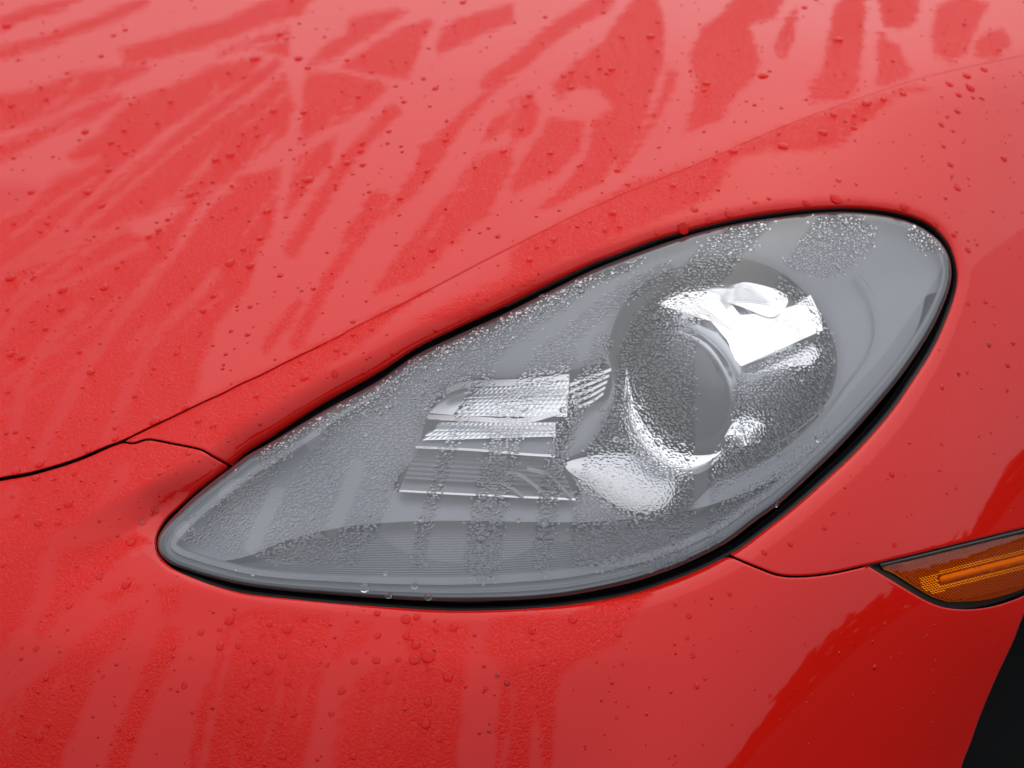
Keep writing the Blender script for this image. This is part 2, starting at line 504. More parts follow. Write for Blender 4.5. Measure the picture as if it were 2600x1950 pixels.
def strip_faces(n, rows, closed):
    f = []
    m = n if closed else n - 1
    for r in range(rows - 1):
        for i in range(m):
            j = (i + 1) % n
            f.append((r * n + i, r * n + j, (r + 1) * n + j, (r + 1) * n + i))
    return f

def panel(name, loop, parent, wet, roll=6.0, step=10, skirt=0.016, frame=None):
    loop = resample(arr(loop), 9, True)
    pts = grid_pts(loop, step, 20)
    rings = []
    for d in (1.0, 2.5, 4.5, 7.0, 12.0):
        q = ring_offset(loop, d)
        ok = inside(q, loop) & (dist_poly(q, loop) > d * .93)
        rings.append(q[ok])
    V, F = triangulate([loop], np.vstack(rings + [pts]))
    d = dist_poly(V, loop)
    h = HB(V[:, 0], V[:, 1])
    nb_ = dist_poly(V, BL, False) < 14
    roll = np.where(nb_, np.interp(V[:, 0], [0, 500, 850, 1000], [roll, roll, roll * .6, .02]), roll)
    x = np.clip(1 - d / roll, 0, 1)
    h = h - roll * .00027 * 0.8 * (1 - np.sqrt(np.clip(1 - x * x, 0, 1)))
    h = h + (.00016 if name == 'bonnet' else 0)
    P = place(V[:, 0], V[:, 1], h)
    F = oriented(P, F)
    # skirt folded back under the edge
    n0 = len(P)
    bi = np.where(d < 0.05)[0]
    key = {tuple(np.round(V[i], 2)): i for i in bi}
    order = [key.get(tuple(np.round(p, 2))) for p in loop]
    order = [i for i in order if i is not None]
    q = ring_offset(loop, -0.2)
    inn = V[order]
    dirv = ray(inn[:, 0], inn[:, 1])
    P2 = P[order] + dirv / np.linalg.norm(dirv, axis=1)[:, None] * skirt
    faces = [tuple(f) for f in F]
    m = len(order)
    for i in range(m):
        j = (i + 1) % m
        faces.append((order[i], n0 + i, n0 + j, order[j]))
    P = np.vstack([P, P2])
    wv = np.r_[wet(V), wet(V[order])]
    return link(name, P, faces, M_PAINT, parent, attrs={'wet': wv})

# ------------------------------------------------------------------ where the fine beading lies and where it is wiped
A_, B_, C_, D_ = (0, 0, 1.7015), (1300, 0, 1.7015), (0, 975, 1.7015), (700, 1450, 2.212)
FOG = [(A_, l) for l in [
 [(0,85),(120,40),(300,0),(345,-10),(250,40),(100,85),(0,130)],
 [(520,225),(760,150),(1000,80),(1150,10),(1350,-10),(1290,60),(1100,110),(900,190),(700,240),(560,270)],
 [(0,420),(150,390),(330,320),(520,300),(640,290),(560,340),(420,410),(350,420),(180,500),(0,560)],
 [(0,640),(100,590),(280,520),(440,440),(520,420),(400,510),(220,570),(100,640),(0,690)],
 [(950,225),(1240,130),(1250,150),(1110,190)],[(1130,210),(1240,180),(1245,240)],
 [(500,500),(600,430),(720,390),(900,300),(1130,255),(1080,320),(900,430),(700,560),(560,680),(470,740),(430,700),(450,660),(330,690),(310,670),(420,600)],
 [(0,960),(140,890),(250,780),(430,710),(480,745),(380,840),(240,970),(150,1060),(0,1150)],
 [(340,1040),(560,830),(760,660),(980,500),(1060,450),(950,620),(850,720),(740,860),(660,910),(500,960)],
 [(1230,330),(1260,460),(1230,570),(1080,700),(980,770),(760,880),(830,800),(900,730),(980,560),(1090,440)],
 [(1340,325),(1460,320),(1670,375),(1590,460),(1420,540),(1300,610),(1320,480),(1310,390)],
 [(1520,80),(1700,45),(1750,50),(1600,150),(1420,260),(1350,270),(1400,200),(1500,150)],
 [(1860,90),(1820,180),(1790,270),(1760,330),(1680,330),(1480,290),(1620,190),(1750,120)],
 [(1950,100),(2212,20),(2212,90),(2000,180),(1900,230),(1890,190),(1920,130)],
 [(0,1659),(0,1200),(150,1140),(330,1070),(540,1000),(640,1040),(760,950),(830,860),(1000,780),(1210,730),(1190,850),(1170,1000),(1110,1080),(1060,1250),(930,1400),(860,1580),(780,1900),(0,2100)],
 [(1450,590),(1300,680),(1270,760),(1240,920),(1330,800),(1420,700)],
 [(2212,330),(2100,430),(1990,540),(1900,700),(1780,850),(1640,960),(1700,870),(1800,720),(1820,640),(1900,580),(2060,420)],
 [(2212,640),(2060,670),(1960,820),(1820,980),(1760,1060),(1640,1220),(1620,1270),(1800,1200),(2000,1000),(2100,930),(2140,850),(2212,720)],
 [(2212,540),(2080,620),(2140,520),(2212,480)],
 [(1090,1640),(1300,1530),(1500,1430),(1700,1320),(1850,1250),(1700,1360),(1560,1480),(1300,1659),(1000,1800),(850,1900),(640,1900)],
 [(1800,1390),(2000,1280),(2212,1190),(2300,1170),(2300,1220),(1980,1360)]]]
FOG += [(B_, l) for l in [
 [(400,180),(480,60),(540,-10),(620,-10),(650,100),(650,280),(600,400),(560,560),(460,680),(380,790),(180,890),(90,920),(220,810),(330,680),(350,540),(440,460),(380,390),(290,370),(200,420),(180,360),(330,230)],
 [(0,440),(80,400),(110,480),(80,590),(0,610)],[(170,520),(310,530),(290,650),(180,760),(0,830),(0,780),(60,680)],
 [(820,130),(880,90),(950,20),(980,-10),(1170,-10),(1130,70),(1020,100),(1040,190),(1070,260),(1040,340),(950,420),(900,520),(750,570),(790,430),(800,350),(770,240)],
 [(1190,90),(1230,40),(1200,200),(1180,250),(1140,230),(1150,170)],
 [(1380,140),(1400,30),(1450,-10),(1520,-10),(1510,200),(1490,390),(1440,420),(1300,440),(1280,370),(1340,310)],
 [(1590,-10),(1760,-10),(1740,90),(1680,120),(1610,110)],[(1590,150),(1660,200),(1720,300),(1700,340),(1580,370)],
 [(1850,20),(1950,-10),(2050,20),(2000,120),(1960,230),(1900,260),(1830,240),(1820,120)],
 [(2040,150),(2120,130),(2150,190),(2090,250),(2010,240),(2000,190)],
 [(0,1080),(250,940),(500,800),(800,710),(960,650),(940,700),(880,820),(780,880),(500,1000),(0,1220)],
 [(960,640),(1200,540),(1500,445),(1700,385),(1800,380),(1650,420),(1500,540),(1400,630),(1300,640),(1100,640),(940,690)]]]
FOG += [(C_, l) for l in [
 [(560,260),(830,110),(1040,0),(1250,-100),(1400,-120),(1300,0),(1150,100),(950,240),(880,275),(830,268)],
 [(0,430),(250,360),(500,270),(650,250),(860,280),(800,330),(520,480),(320,600),(120,730),(0,800)],
 [(0,760),(200,700),(160,760),(150,900),(90,1040),(0,1140)],
 [(260,720),(400,700),(580,650),(640,680),(560,720),(480,790),(360,900),(250,1000),(170,1100),(150,1060),(220,960),(250,820)],
 [(440,920),(560,850),(600,880),(480,950)],
 [(600,960),(560,1060),(500,1140),(400,1240),(380,1350),(250,1640),(0,1900),(0,1400),(130,1300),(330,1130),(420,1050)],
 [(680,890),(790,870),(770,960),(710,1000)],
 [(1000,1000),(1100,980),(1300,990),(1430,1010),(1400,1180),(1380,1300),(1340,1500),(1270,1760),(800,1760),(860,1400),(930,1230),(960,1100)],
 [(1500,1050),(1600,1040),(1580,1110),(1450,1200),(1430,1150)],
 [(1760,1030),(2020,1040),(2000,1300),(1950,1760),(1420,1760),(1480,1400),(1550,1280),(1700,1200),(1780,1190),(1740,1100)]]]
FOG += [(D_, [(1200,300),(1340,250),(1640,250),(1900,140),(2112,100),(2012,250),(1900,400),(1700,500),(1590,580),(1560,800),(1540,1150),(1510,1150),(1500,900),(1440,700),(1420,1150),(1230,1150),(1260,800),(1280,560),(1180,420)])]
FOG_LINES = [(A_, 30, [(0,232),(200,172),(420,92),(620,8)]),(A_, 36, [(330,960),(640,700),(900,500),(1190,280)]),(A_, 50, [(1700,480),(1600,580),(1480,720),(1400,850),(1260,1080)]),
 (A_, 42, [(1630,850),(1500,1030)]),(A_, 42, [(1660,860),(1560,1010),(1440,1180),(1380,1280),(1280,1480)]),(A_, 28, [(1290,1310),(1150,1500)]),
 (B_, 62, [(-100,360),(60,240),(220,110),(400,10)]),(B_, 36, [(690,320),(650,440),(560,580),(470,720)]),(C_, 80, [(740,1090),(650,1280),(560,1500),(500,1680)])]
WIPED = [(A_, 56, [(1000,790),(880,900),(760,1080),(660,1200),(500,1400),(330,1659),(230,1850),(160,1980)]),(A_, 50, [(930,1180),(860,1270),(700,1420),(620,1540),(540,1720),(460,1900)]),
 (A_, 46, [(360,1330),(260,1420),(160,1550),(90,1700),(60,1900)]),(A_, 40, [(0,1460),(120,1300),(270,1240),(400,1170),(560,1090),(620,1060)]),(A_, 44, [(0,1190),(150,1110),(340,1040),(560,980),(700,930)]),
 (A_, 30, [(0,1370),(100,1250),(200,1140),(320,1080)]),(C_, 56, [(540,360),(480,470),(420,560)]),(C_, 60, [(60,470),(40,480)]),(C_, 40, [(0,560),(60,520)]),
 (C_, 44, [(1080,1030),(1010,1100),(950,1300),(870,1659)]),(C_, 40, [(1880,1150),(1910,1130)]),(C_, 26, [(1000,1560),(1010,1659)]),(A_, 40, [(640,1420),(560,1500)]),(D_, 26, [(1300,350),(1330,380)])]

# thin rivulets that have run down through the mist
rv = np.random.default_rng(11)
for _ in range(46):
    x, y = rv.uniform(-60, 2300), rv.uniform(-40, 950)
    if y > 640 - .2 * x + 420 * (x < 700): continue
    pts_ = [(x, y)]
    for k in range(int(rv.integers(3, 8))):
        sl = np.interp(x, [0, 600, 1200, 2000], [.62, .95, 1.5, 3.0]) * rv.uniform(.7, 1.4)
        st = rv.uniform(40, 75)
        x -= st / math.hypot(1, sl); y += st * sl / math.hypot(1, sl)
        x += rv.normal(0, 7); pts_.append((x, y))
    WIPED.append(((0, 0, 1.0), rv.uniform(7, 20), pts_))
for _ in range(22):
    x, y = rv.uniform(0, 1500), rv.uniform(1600, 1800)
    pts_ = [(x, y)]
    for k in range(4):
        x -= rv.uniform(4, 22); y += 55; pts_.append((x, y))
    WIPED.append(((0, 0, 1.0), rv.uniform(6, 14), pts_))

def sd_field(V, polys, lines, wiped):
    f = np.full(len(V), -200.0)
    for (ox, oy, s), l in polys:
        p = arr(z2(l, ox, oy, s)); lo, hi = p.min(0) - 70, p.max(0) + 70
        k = np.where(((V > lo) & (V < hi)).all(1))[0]
        if len(k): f[k] = np.maximum(f[k], -sdist(V[k], p))
    for sign, ls in ((1, lines), (-1, wiped)):
        for (ox, oy, s), wd, l in ls:
            p = catmull(z2(l, ox, oy, s), False, 20)
            lo, hi = p.min(0) - 90, p.max(0) + 90
            k = np.where(((V > lo) & (V < hi)).all(1))[0]
            if len(k):
                d = wd / s / 2 - dist_poly(V[k], p, False)
                f[k] = np.maximum(f[k], d) if sign > 0 else np.minimum(f[k], -d)
    return np.clip(f, -40, 40)

def wet_body(V): return sd_field(V, FOG, FOG_LINES, WIPED)

ID = (0, 0, 1.0)
LENS_FOG = [(ID, l) for l in [
 [(600,1195),(686,1130),(821,1050),(957,978),(1054,912),(1163,860),(1271,810),(1380,757),(1488,705),(1600,664),(1650,650),(1600,690),(1500,730),(1430,790),(1370,830),(1310,870),(1270,910),(1220,960),(1140,990),(1080,1060),(1050,1130),(1020,1200),(960,1345),(900,1440),(700,1420),(560,1410),(470,1370),(490,1310),(560,1230)],
 [(1600,830),(1650,760),(1720,700),(1760,640),(1810,600),(1860,575),(1970,552),(1930,600),(1880,650),(1850,700),(1800,740),(1790,800),(1770,830),(1764,960),(1760,1300),(1745,1445),(1450,1445),(1450,1320),(1470,1200),(1500,1120),(1560,1000),(1570,900)],
 [(2080,548),(2180,548),(2205,570),(2230,590),(2210,640),(2150,690),(2100,710),(2020,690),(1990,670),(2030,610)],
 [(1990,690),(2060,760),(2110,850),(2115,950),(2090,1040),(2000,1130),(1900,1200),(1800,1280),(1800,1180),(1860,1100),(1870,960),(1960,900),(2080,860),(2050,780),(1960,740)],
 [(2320,572),(2370,602),(2390,640),(2340,640),(2300,600)],
 [(1800,1300),(1950,1200),(2080,1090),(2130,1090),(2000,1220),(1850,1340),(1800,1400),(1790,1340)]]]
LENS_LINES = [(ID, 34, [(1240,950),(1200,1000),(1150,1120),(1110,1230),(1078,1340),(1060,1430)]),(ID, 92, [(1420,900),(1370,960),(1300,1060),(1270,1180),(1240,1300),(1225,1430)]),
 (ID, 50, [(1530,870),(1500,950),(1440,1080),(1405,1200),(1385,1340),(1375,1430)]),(ID, 46, [(1330,1000),(1420,880),(1560,760),(1690,690)])]
LENS_WIPED = [(ID, 40, [(800,1110),(740,1180),(690,1280),(655,1350),(630,1410)]),(ID, 44, [(905,1185),(880,1260),(845,1345)]),(ID, 34, [(640,1178),(560,1245),(515,1300),(500,1340)])]
def wet_lens(V): return sd_field(V, LENS_FOG, LENS_LINES, LENS_WIPED)

# ------------------------------------------------------------------ the car
car = bpy.data.objects.new('sports_car', None)
COL.objects.link(car)
car.location = (0, 0, 0)
car['label'] = 'glossy red sports car nose wet with rain around one clear teardrop headlight'
car['category'] = 'car'

def idx_near(poly, q): return int(((poly - arr(q)) ** 2).sum(1).argmin())

def sub(poly, a, b, closed=True):
    """points of poly walking forward from nearest a to nearest b"""
    i, j = idx_near(poly, a), idx_near(poly, b)
    if not closed: return poly[i:j + 1] if j >= i else poly[j:i + 1][::-1]
    return poly[i:j + 1] if j >= i else np.vstack([poly[i:], poly[:j + 1]])

def gapped(line, normal_sign, wd):
    """open curve moved sideways by wd (array) px"""
    t = np.gradient(line, axis=0); t /= np.linalg.norm(t, axis=1)[:, None]
    n = np.stack([-t[:, 1], t[:, 0]], 1)
    return line + normal_sign * n * wd[:, None]

gapw = np.interp(BL[:, 0], [-900, 0, 250, 330, 600, 800, 900, 2600, 3400], [9, 9, 8, 4.0, 2.0, 1.0, -3, -3, -3])
bon_edge = gapped(BL, -1, gapw * .45)       # upper-left side of the joint
low_edge = gapped(BL, +1, gapw * .55)
bonnet_loop = np.vstack([bon_edge, [(3400, -700)], [(-850, -700)]])

Tc = catmull(T_PTS, False, 6)
Sc = catmull(S_PTS, False, 8)
# wing: along the joint, outside the frame, arch, marker top, joint S, lamp opening (right and top), joint T
t_up = gapped(Tc, -1, np.full(len(Tc), 2.4)); t_dn = gapped(Tc, +1, np.full(len(Tc), 2.4))
s_up = gapped(Sc, -1, np.full(len(Sc), 2.6)); s_dn = gapped(Sc, +1, np.full(len(Sc), 2.6))
jl = low_edge[BL[:, 0] > 312]
mt = gapped(catmull(MTOP, False, 10), -1, np.full(len(catmull(MTOP, False, 10)), 1.5))
o_right = sub(O, (1856, 1406), (596, 1175))
wing_loop = np.vstack([jl, [(3400, 700), (3400, 1250), (3150, 1190), (2950, 1200), (2800, 1260), (2725, 1312)], mt[::-1], s_up[::-1][1:], o_right[1:-1], t_up[::-1][:-1]])
mb = catmull(MBOT, False, 10)
jl2 = low_edge[BL[:, 0] < 306]
o_left = sub(O, (586, 1183), (1848, 1411))
bumper_loop = np.vstack([jl2, t_dn[1:-1], o_left[1:-1], s_dn[1:-1], mb[:-2], catmull(EDGE, False, 12), [(-850, 2600)]])

bonnet = panel('bonnet', bonnet_loop, car, wet_body)
wing = panel('front_wing', wing_loop, car, wet_body)
bumper = panel('front_bumper', bumper_loop, car, wet_body)

# dark structure seen in the joints and behind the lamp
g = grid_pts(arr([(-800, -600), (3300, -600), (3300, 1300), (2560, 1500), (2380, 2000), (2320, 2500), (-800, 2500)]), 60, 5)
g = g[~inside(g, ring_offset(O, 40.0))]
V, F = triangulate([arr([(-800, -600), (3300, -600), (3300, 1300), (2640, 1400), (2380, 1950), (2300, 2500), (-800, 2500)]), resample(ring_offset(O, 22.0), 20, True)], g)
P = place(V[:, 0], V[:, 1], H0(V[:, 0], V[:, 1]) - .034)
link('inner_structure', P, [tuple(f) for f in oriented(P, F)], M_BLACK, car)

# ------------------------------------------------------------------ headlight
def Q(px, py, z):
    px, py, z = (np.atleast_1d(np.asarray(a, float)) for a in (px, py, z))
    px, py, z = np.broadcast_arrays(px, py, z)
    return CAM + (D0 - HL(px.ravel(), py.ravel()) + z.ravel())[:, None] * ray(px.ravel(), py.ravel())

def ruled(name, rows, material, parent, closed=False, smooth=True, label=None):
    """rows: list of (points Nx2, depth behind the lens)"""
    n = len(rows[0][0])
    P = np.vstack([Q(p[:, 0], p[:, 1], z) for p, z in rows])
    return link(name, P, strip_faces(n, len(rows), closed), material, parent, smooth, label=label)

Lb = ring_offset(L, 4.0)
# the housing bowl is the lamp's own mesh
V, F = triangulate([resample(Lb, 16, True)], grid_pts(Lb, 24, 18))
d = dist_poly(V, L)
P = Q(V[:, 0], V[:, 1], .012 + .16 * (1 - np.exp(-d / 80)))
lamp = link('headlight', P, [tuple(f) for f in oriented(P, F)], M_DARK, car, label='clear teardrop headlight beaded with water')

# lens cover
Lr = resample(L, 9, True)
rings = []
for dd in (2, 4.5, 8, 13):
    q = ring_offset(Lr, float(dd)); ok = inside(q, Lr) & (dist_poly(q, Lr) > dd * .93); rings.append(q[ok])
V, F = triangulate([Lr], np.vstack(rings + [grid_pts(Lr, 9, 20)]))
P = Q(V[:, 0], V[:, 1], 0)
link('lens_cover', P, [tuple(f) for f in oriented(P, F)], M_LENS, lamp, attrs={'wet': wet_lens(V)})

# lens edge (solid skirt of the moulding) and the rubber seal in the gap
ew = np.interp(np.arctan2(L[:, 1] - 1050, L[:, 0] - 1400), [-3.15, -2.6, -1.5, -.4, .3, 1.0, 2.0, 2.8, 3.15], [3, 3, 4, 6, 9, 10, 11, 9, 6])
ruled('lens_edge', [(ring_offset(L, ew), .0012), (ring_offset(L, .5), .0022), (ring_offset(L, -1.5), .006), (ring_offset(L, -2.0), .022)], M_RUBBER, lamp, True)
Oi = resample(O, 8, True)
Oh = HB(Oi[:, 0], Oi[:, 1])
q1 = ring_offset(Oi, -14.0); q2 = ring_offset(Oi, 5.0)
Pa = place(q1[:, 0], q1[:, 1], Oh - .022)
Pb = place(q2[:, 0], q2[:, 1], Oh - .016)
q3 = ring_offset(Oi, 16.0); Pc = place(q3[:, 0], q3[:, 1], Oh - .024)
link('rubber_seal', np.vstack([Pa, Pb, Pc]), strip_faces(len(Oi), 3, True), M_RUBBER, lamp)

# rim of the housing: stepped pale band that follows the outline
ang = np.arctan2(L[:, 1] - 1050, L[:, 0] - 1400)
rw = np.interp(ang, [-3.15, -2.7, -2.2, -1.4, -.6, -.2, .2, .6, 1.2, 1.7, 2.2, 2.6, 2.85, 3.0, 3.15], [40, 16, 12, 12, 14, 30, 42, 58, 70, 74, 64, 48, 52, 56, 48])
RW = rw
prof = [(1.0, .020), (.97, .013), (.90, .0105), (.62, .0085), (.58, .0115), (.40, .0105), (.36, .0065), (.30, .0065), (.28, .0085), (.10, .007), (.06, .003)]
ruled('housing_rim', [(ring_offset(L, rw * s), z) for s, z in prof], M_RIM, lamp, True, smooth=False)

# upper bezel, cut out for projector and indicator
BD = catmull([(470,1408),(560,1424),(640,1408),(710,1378),(850,1342),(1000,1326),(1150,1322),(1350,1325),(1500,1325),(1650,1312),(1800,1283),(1950,1225),(2080,1145),(2200,1030),(2280,925),(2330,830),(2350,750)], False, 12)
rim_in = ring_offset(L, rw * .98)
up = sub(rim_in, (2362, 740), (452, 1392))
PJ = catmull([(1560,1010),(1545,880),(1590,760),(1690,690),(1840,655),(1960,680),(2060,760),(2118,870),(2122,960),(2085,1050),(2010,1125),(1920,1185),(1820,1225),(1720,1310),(1600,1305),(1500,1240),(1425,1178),(1500,1130)], True, 12)
IN = catmull([(1060,1150),(1085,1050),(1130,990),(1200,962),(1330,958),(1450,940),(1545,925),(1545,1010),(1470,1040),(1440,1120),(1425,1165),(1470,1262),(1300,1268),(1010,1250)], True, 10)
bz = np.vstack([BD, up[:]])
bz = resample(bz, 12, True)
V, F = triangulate([bz, PJ, IN], grid_pts(bz, 18, 12))
def bez_z(p):
    d = dist_poly(p, L)
    e = np.minimum(dist_poly(p, PJ), dist_poly(p, IN))
    return .018 + .026 * (1 - np.exp(-np.clip(d - 20, 0, None) / 110)) + .006 * np.exp(-e / 14)
P = Q(V[:, 0], V[:, 1], bez_z(V))
bez = link('bezel', P, [tuple(f) for f in oriented(P, F)], M_GREY, lamp)
ruled('bezel_wall', [(BD, bez_z(BD)), (BD + arr((0, 3)), bez_z(BD) + .004), (BD + arr((0, 5)), .062)], M_DARK, lamp)
ruled('projector_well', [(PJ, bez_z(PJ)), (ring_offset(PJ, 3.0), bez_z(PJ) + .004), (ring_offset(PJ, 10.0), .15)], M_DARK, lamp, True)
ruled('indicator_well', [(IN, bez_z(IN)), (ring_offset(IN, 3.0), bez_z(IN) + .004), (ring_offset(IN, 5.0), .075)], M_DARK, lamp, True)

# ribbed tray below the bezel: from under the bezel edge up to the rim
low = sub(rim_in, (500, 1408), (2352, 760))[::-1] if False else None
nU = 260
bdr = resample(BD, 1.0)
bdr = bdr[np.linspace(0, len(bdr) - 1, nU).astype(int)]
li = sub(rim_in, (452, 1392), (2362, 740))
li = resample(li, 1.0); li = li[np.linspace(0, len(li) - 1, nU).astype(int)]
# pair by arc fraction, then nearest point so the ribs run parallel
pair = []
for p in bdr:
    pair.append(li[((li - p) ** 2 * arr((1.0, .35))).sum(1).argmin()])
pair = resample(arr(pair), 1.0); pair = pair[np.linspace(0, len(pair) - 1, nU).astype(int)]
rows = []
NR = 17
rows.append((bdr + arr((0, 4)), .058))
for k in range(NR + 1):
    s = .20 + .80 * k / NR
    z0 = .054 - .034 * (s ** 1.2)
    p = bdr * (1 - s) + pair * s
    rows.append((p, z0 + .0014))
    if k < NR:
        s2 = .20 + .80 * (k + .62) / NR
        rows.append((bdr * (1 - s2) + pair * s2, .054 - .034 * (s2 ** 1.2) - .0002))
ruled('ribbed_tray', rows, M_GREY, lamp, smooth=False)

# ---- projector unit
AX = np.array([-.643, -.766, .0]); AX /= np.linalg.norm(AX)
def lathe(name, origin, axis, prof, material, parent, seg=72, squash=1.0, smooth=True):
    a = Vector(axis).normalized(); u = a.cross(Vector((0, 0, 1))).normalized(); v = u.cross(a)
    P = []
    for r, zz in prof:
        for k in range(seg):
            th = 2 * math.pi * k / seg
            P.append(Vector(origin) + a * zz + (u * math.cos(th) + v * math.sin(th) * squash) * r)
    return link(name, P, strip_faces(seg, len(prof), True), material, parent, smooth)

PO = Q(1738, 985, .100)[0]
lathe('projector_lens', PO, AX, [(.0415 * math.cos(t), .018 * math.sin(t)) for t in np.linspace(0, math.pi / 2 - .01, 16)], M_GLASS, lamp)
lathe('lens_collar', PO, AX, [(.0405, .002), (.0445, .003), (.0455, .0), (.0455, -.012)], M_SATIN, lamp)
lathe('projector_shroud', PO, AX, [(.0455, -.004), (.0475, -.004), (.052, -.008), (.058, -.015), (.0625, -.024), (.065, -.034)], M_CHROME, lamp)
lathe('projector_barrel', PO, AX, [(.065, -.034), (.0665, -.036), (.067, -.060), (.064, -.063), (.063, -.085), (.05, -.095)], M_CHROME, lamp)
def strip(name, inner, outer, zi, zo, material):
    a, b = catmull(inner, False, 6), catmull(outer, False, 6)
    n = 26
    a, b = (x[np.linspace(0, len(x) - 1, n).astype(int)] for x in (a, b))
    ruled(name, [(a * (1 - s_) + b * s_, zi * (1 - s_) + zo * s_ + .003 * math.sin(math.pi * s_)) for s_ in np.linspace(0, 1, 7)], material, lamp)
strip('reflection_crescent', [(1590,930),(1612,1030),(1660,1110),(1725,1150),(1800,1155),(1850,1135)], [(1590,930),(1585,1075),(1640,1165),(1725,1208),(1800,1190),(1850,1135)], .052, .044, M_CHROME)  # chrome strip added to give the bright reflected arc at lower left of the lens
strip('reflection_crescent', [(1838,1110),(1868,1066),(1905,1058),(1945,1080)], [(1838,1110),(1875,1132),(1915,1122),(1945,1080)], .050, .043, M_CHROME)  # small chrome patch added to give the bright spot at lower right

def slab(name, poly, zf, thick, material, parent, tilt=(0, 0), smooth=False, label=None):
    """plate traced as a polygon: own depth (tilted) and real thickness"""
    p = arr(poly); c = p.mean(0)
    z = zf + (p[:, 0] - c[0]) * tilt[0] * 1e-3 + (p[:, 1] - c[1]) * tilt[1] * 1e-3
    a = Q(p[:, 0], p[:, 1], z); b = Q(p[:, 0], p[:, 1], z + thick)
    n = len(p)
    f = [tuple(range(n))[::-1], tuple(range(n, 2 * n))] + [(i, (i + 1) % n, n + (i + 1) % n, n + i) for i in range(n)]
    return link(name, np.vstack([a, b]), f, material, parent, smooth, label=label)

slab('projector_bracket', [(1852,880),(1860,835),(1884,800),(1960,792),(2018,775),(2058,748),(2078,790),(2090,838),(2060,852),(1882,930),(1866,912)], .017, .006, M_CHROME, lamp, (.0, -.07))
slab('reflector_plate', [(1672,772),(1735,742),(1800,738),(1850,762),(1888,812),(1880,850),(1866,905),(1845,862),(1805,815),(1740,798)], .019, .006, M_CHROME, lamp, (0, -.07))
slab('lower_bracket', [(1880,938),(1960,905),(2062,868),(2082,900),(2060,926),(1985,932),(1960,940),(1890,948)], .024, .006, M_SATIN, lamp, (0, -.06))
cap = catmull([(1830,760),(1850,740),(1880,718),(1925,722),(1985,742),(2000,770),(1960,806),(1880,778)], True, 10)
slab('projector_cap', cap, .0212, .002, M_CHROME, lamp, (0, -.07))
for k in range(9):
    q = catmull([(1828 + k * 2, 752 + k * 3.4 - k * k * .05), (1868 + k * 2, 722 + k * 4.6), (1910 + k * 6, 728 + k * 5.0)], False, 8)
    ruled('cap_rib', [(q - arr((0, 1.2)), .0214 - k * .0003), (q, .0208 - k * .0003), (q + arr((0, 1.2)), .0214 - k * .0003)], M_CHROME, lamp)

# lower reflector wedge
lr = arr([(1432,1182),(1490,1160),(1580,1150),(1680,1175),(1715,1230),(1690,1285),(1620,1300),(1550,1275),(1490,1230)])
lrc = catmull(lr, True, 10)
V, F = triangulate([lrc], grid_pts(lrc, 12, 8))
dd = dist_poly(V, lrc)
P = Q(V[:, 0], V[:, 1], (.046 - .00009 * (V[:, 1] - 1220)) + .006 * (1 - np.exp(-dd / 30)))
link('lower_reflector', P, [tuple(f) for f in oriented(P, F)], M_DULL, lamp)

# ---- indicator module
def facets(name, quad, nx, ny, z_top, z_bot, hgt, material, stagger=True):
    TL, TR, BR, BLq = [arr(q) for q in quad]
    P, Fc = [], []
    for j in range(ny):
        for i in range(nx):
            off = .5 if (j % 2 and stagger) else 0
            c = []
            for (du, dv, h) in ((0, 0, 0), (1, 0, 0), (1, 1, 0), (0, 1, 0), (.5, .5, 1)):
                u = min(max((i + du + off) / nx, 0), 1); v = (j + dv) / ny
                p = (TL * (1 - u) + TR * u) * (1 - v) + (BLq * (1 - u) + BR * u) * v
                c.append((p[0], p[1], z_top * (1 - v) + z_bot * v - h * hgt))
            k = len(P); P += c
            Fc += [(k, k + 1, k + 4), (k + 1, k + 2, k + 4), (k + 2, k + 3, k + 4), (k + 3, k, k + 4)]
    P = arr(P)
    return link(name, Q(P[:, 0], P[:, 1], P[:, 2]), Fc, material, lamp, False)

facets('prism_reflector', [(1205,986),(1445,966),(1440,1058),(1150,1056)], 20, 8, .047, .042, .0007, M_SILVER)
facets('prism_reflector', [(1118,1072),(1410,1072),(1412,1108),(1064,1118)], 24, 4, .043, .040, .0008, M_SILVER)
slab('prism_end', [(1088,1048),(1140,994),(1203,986),(1150,1054)], .0445, .004, M_SATIN, lamp, (0, -.08))
def blade(name, pts, wd, zf, zb, material):
    q = catmull(pts, False, 8)
    n = arr((0, 1))
    return ruled(name, [(q + n * wd / 2 + arr((0, 1.5)), zf + .004), (q + n * wd / 2, zf), (q - n * wd / 2, zf + wd * .00016)], material, lamp, smooth=False)
blade('indicator_fin', [(1133,993),(1160,981),(1200,974),(1330,969),(1445,957)], 15, .034, .062, M_SILVER)
blade('indicator_fin', [(1085,1058),(1200,1063),(1325,1068),(1425,1046)], 12, .033, .052, M_SILVER)
blade('indicator_fin', [(1055,1135),(1200,1142),(1330,1153),(1412,1158)], 6, .036, .042, M_SILVER)
ruled('indicator_tray', [(resample(arr([(1062,1118),(1415,1108)]), 30), .046), (resample(arr([(1056,1133),(1412,1156)]), 30)[:13] if False else resample(arr([(1056,1133),(1409,1156)]), 30), .038)], M_GREY, lamp)
for k in range(5):
    y0, x1 = 972 + k * 15, 1552 - k * 5
    blade('louvre', [(1446 + k * 3, y0 + 6), (1500 + k, y0 - 14), (x1, y0 - 34)], 8, .036, .056, M_SILVER)
tp = resample(arr([(1058,1138),(1412,1160)]), 24); bt = resample(arr([(1014,1244),(1462,1268)]), 24)
n_ = min(len(tp), len(bt)); tp = tp[np.linspace(0, len(tp) - 1, n_).astype(int)]; bt = bt[np.linspace(0, len(bt) - 1, n_).astype(int)]
rows = []
for k in range(7):
    s = k / 9
    rows += [(tp * (1 - s) + bt * s, .052 - .014 * s), (tp * (1 - s - .055) + bt * (s + .055), .047 - .014 * s)]
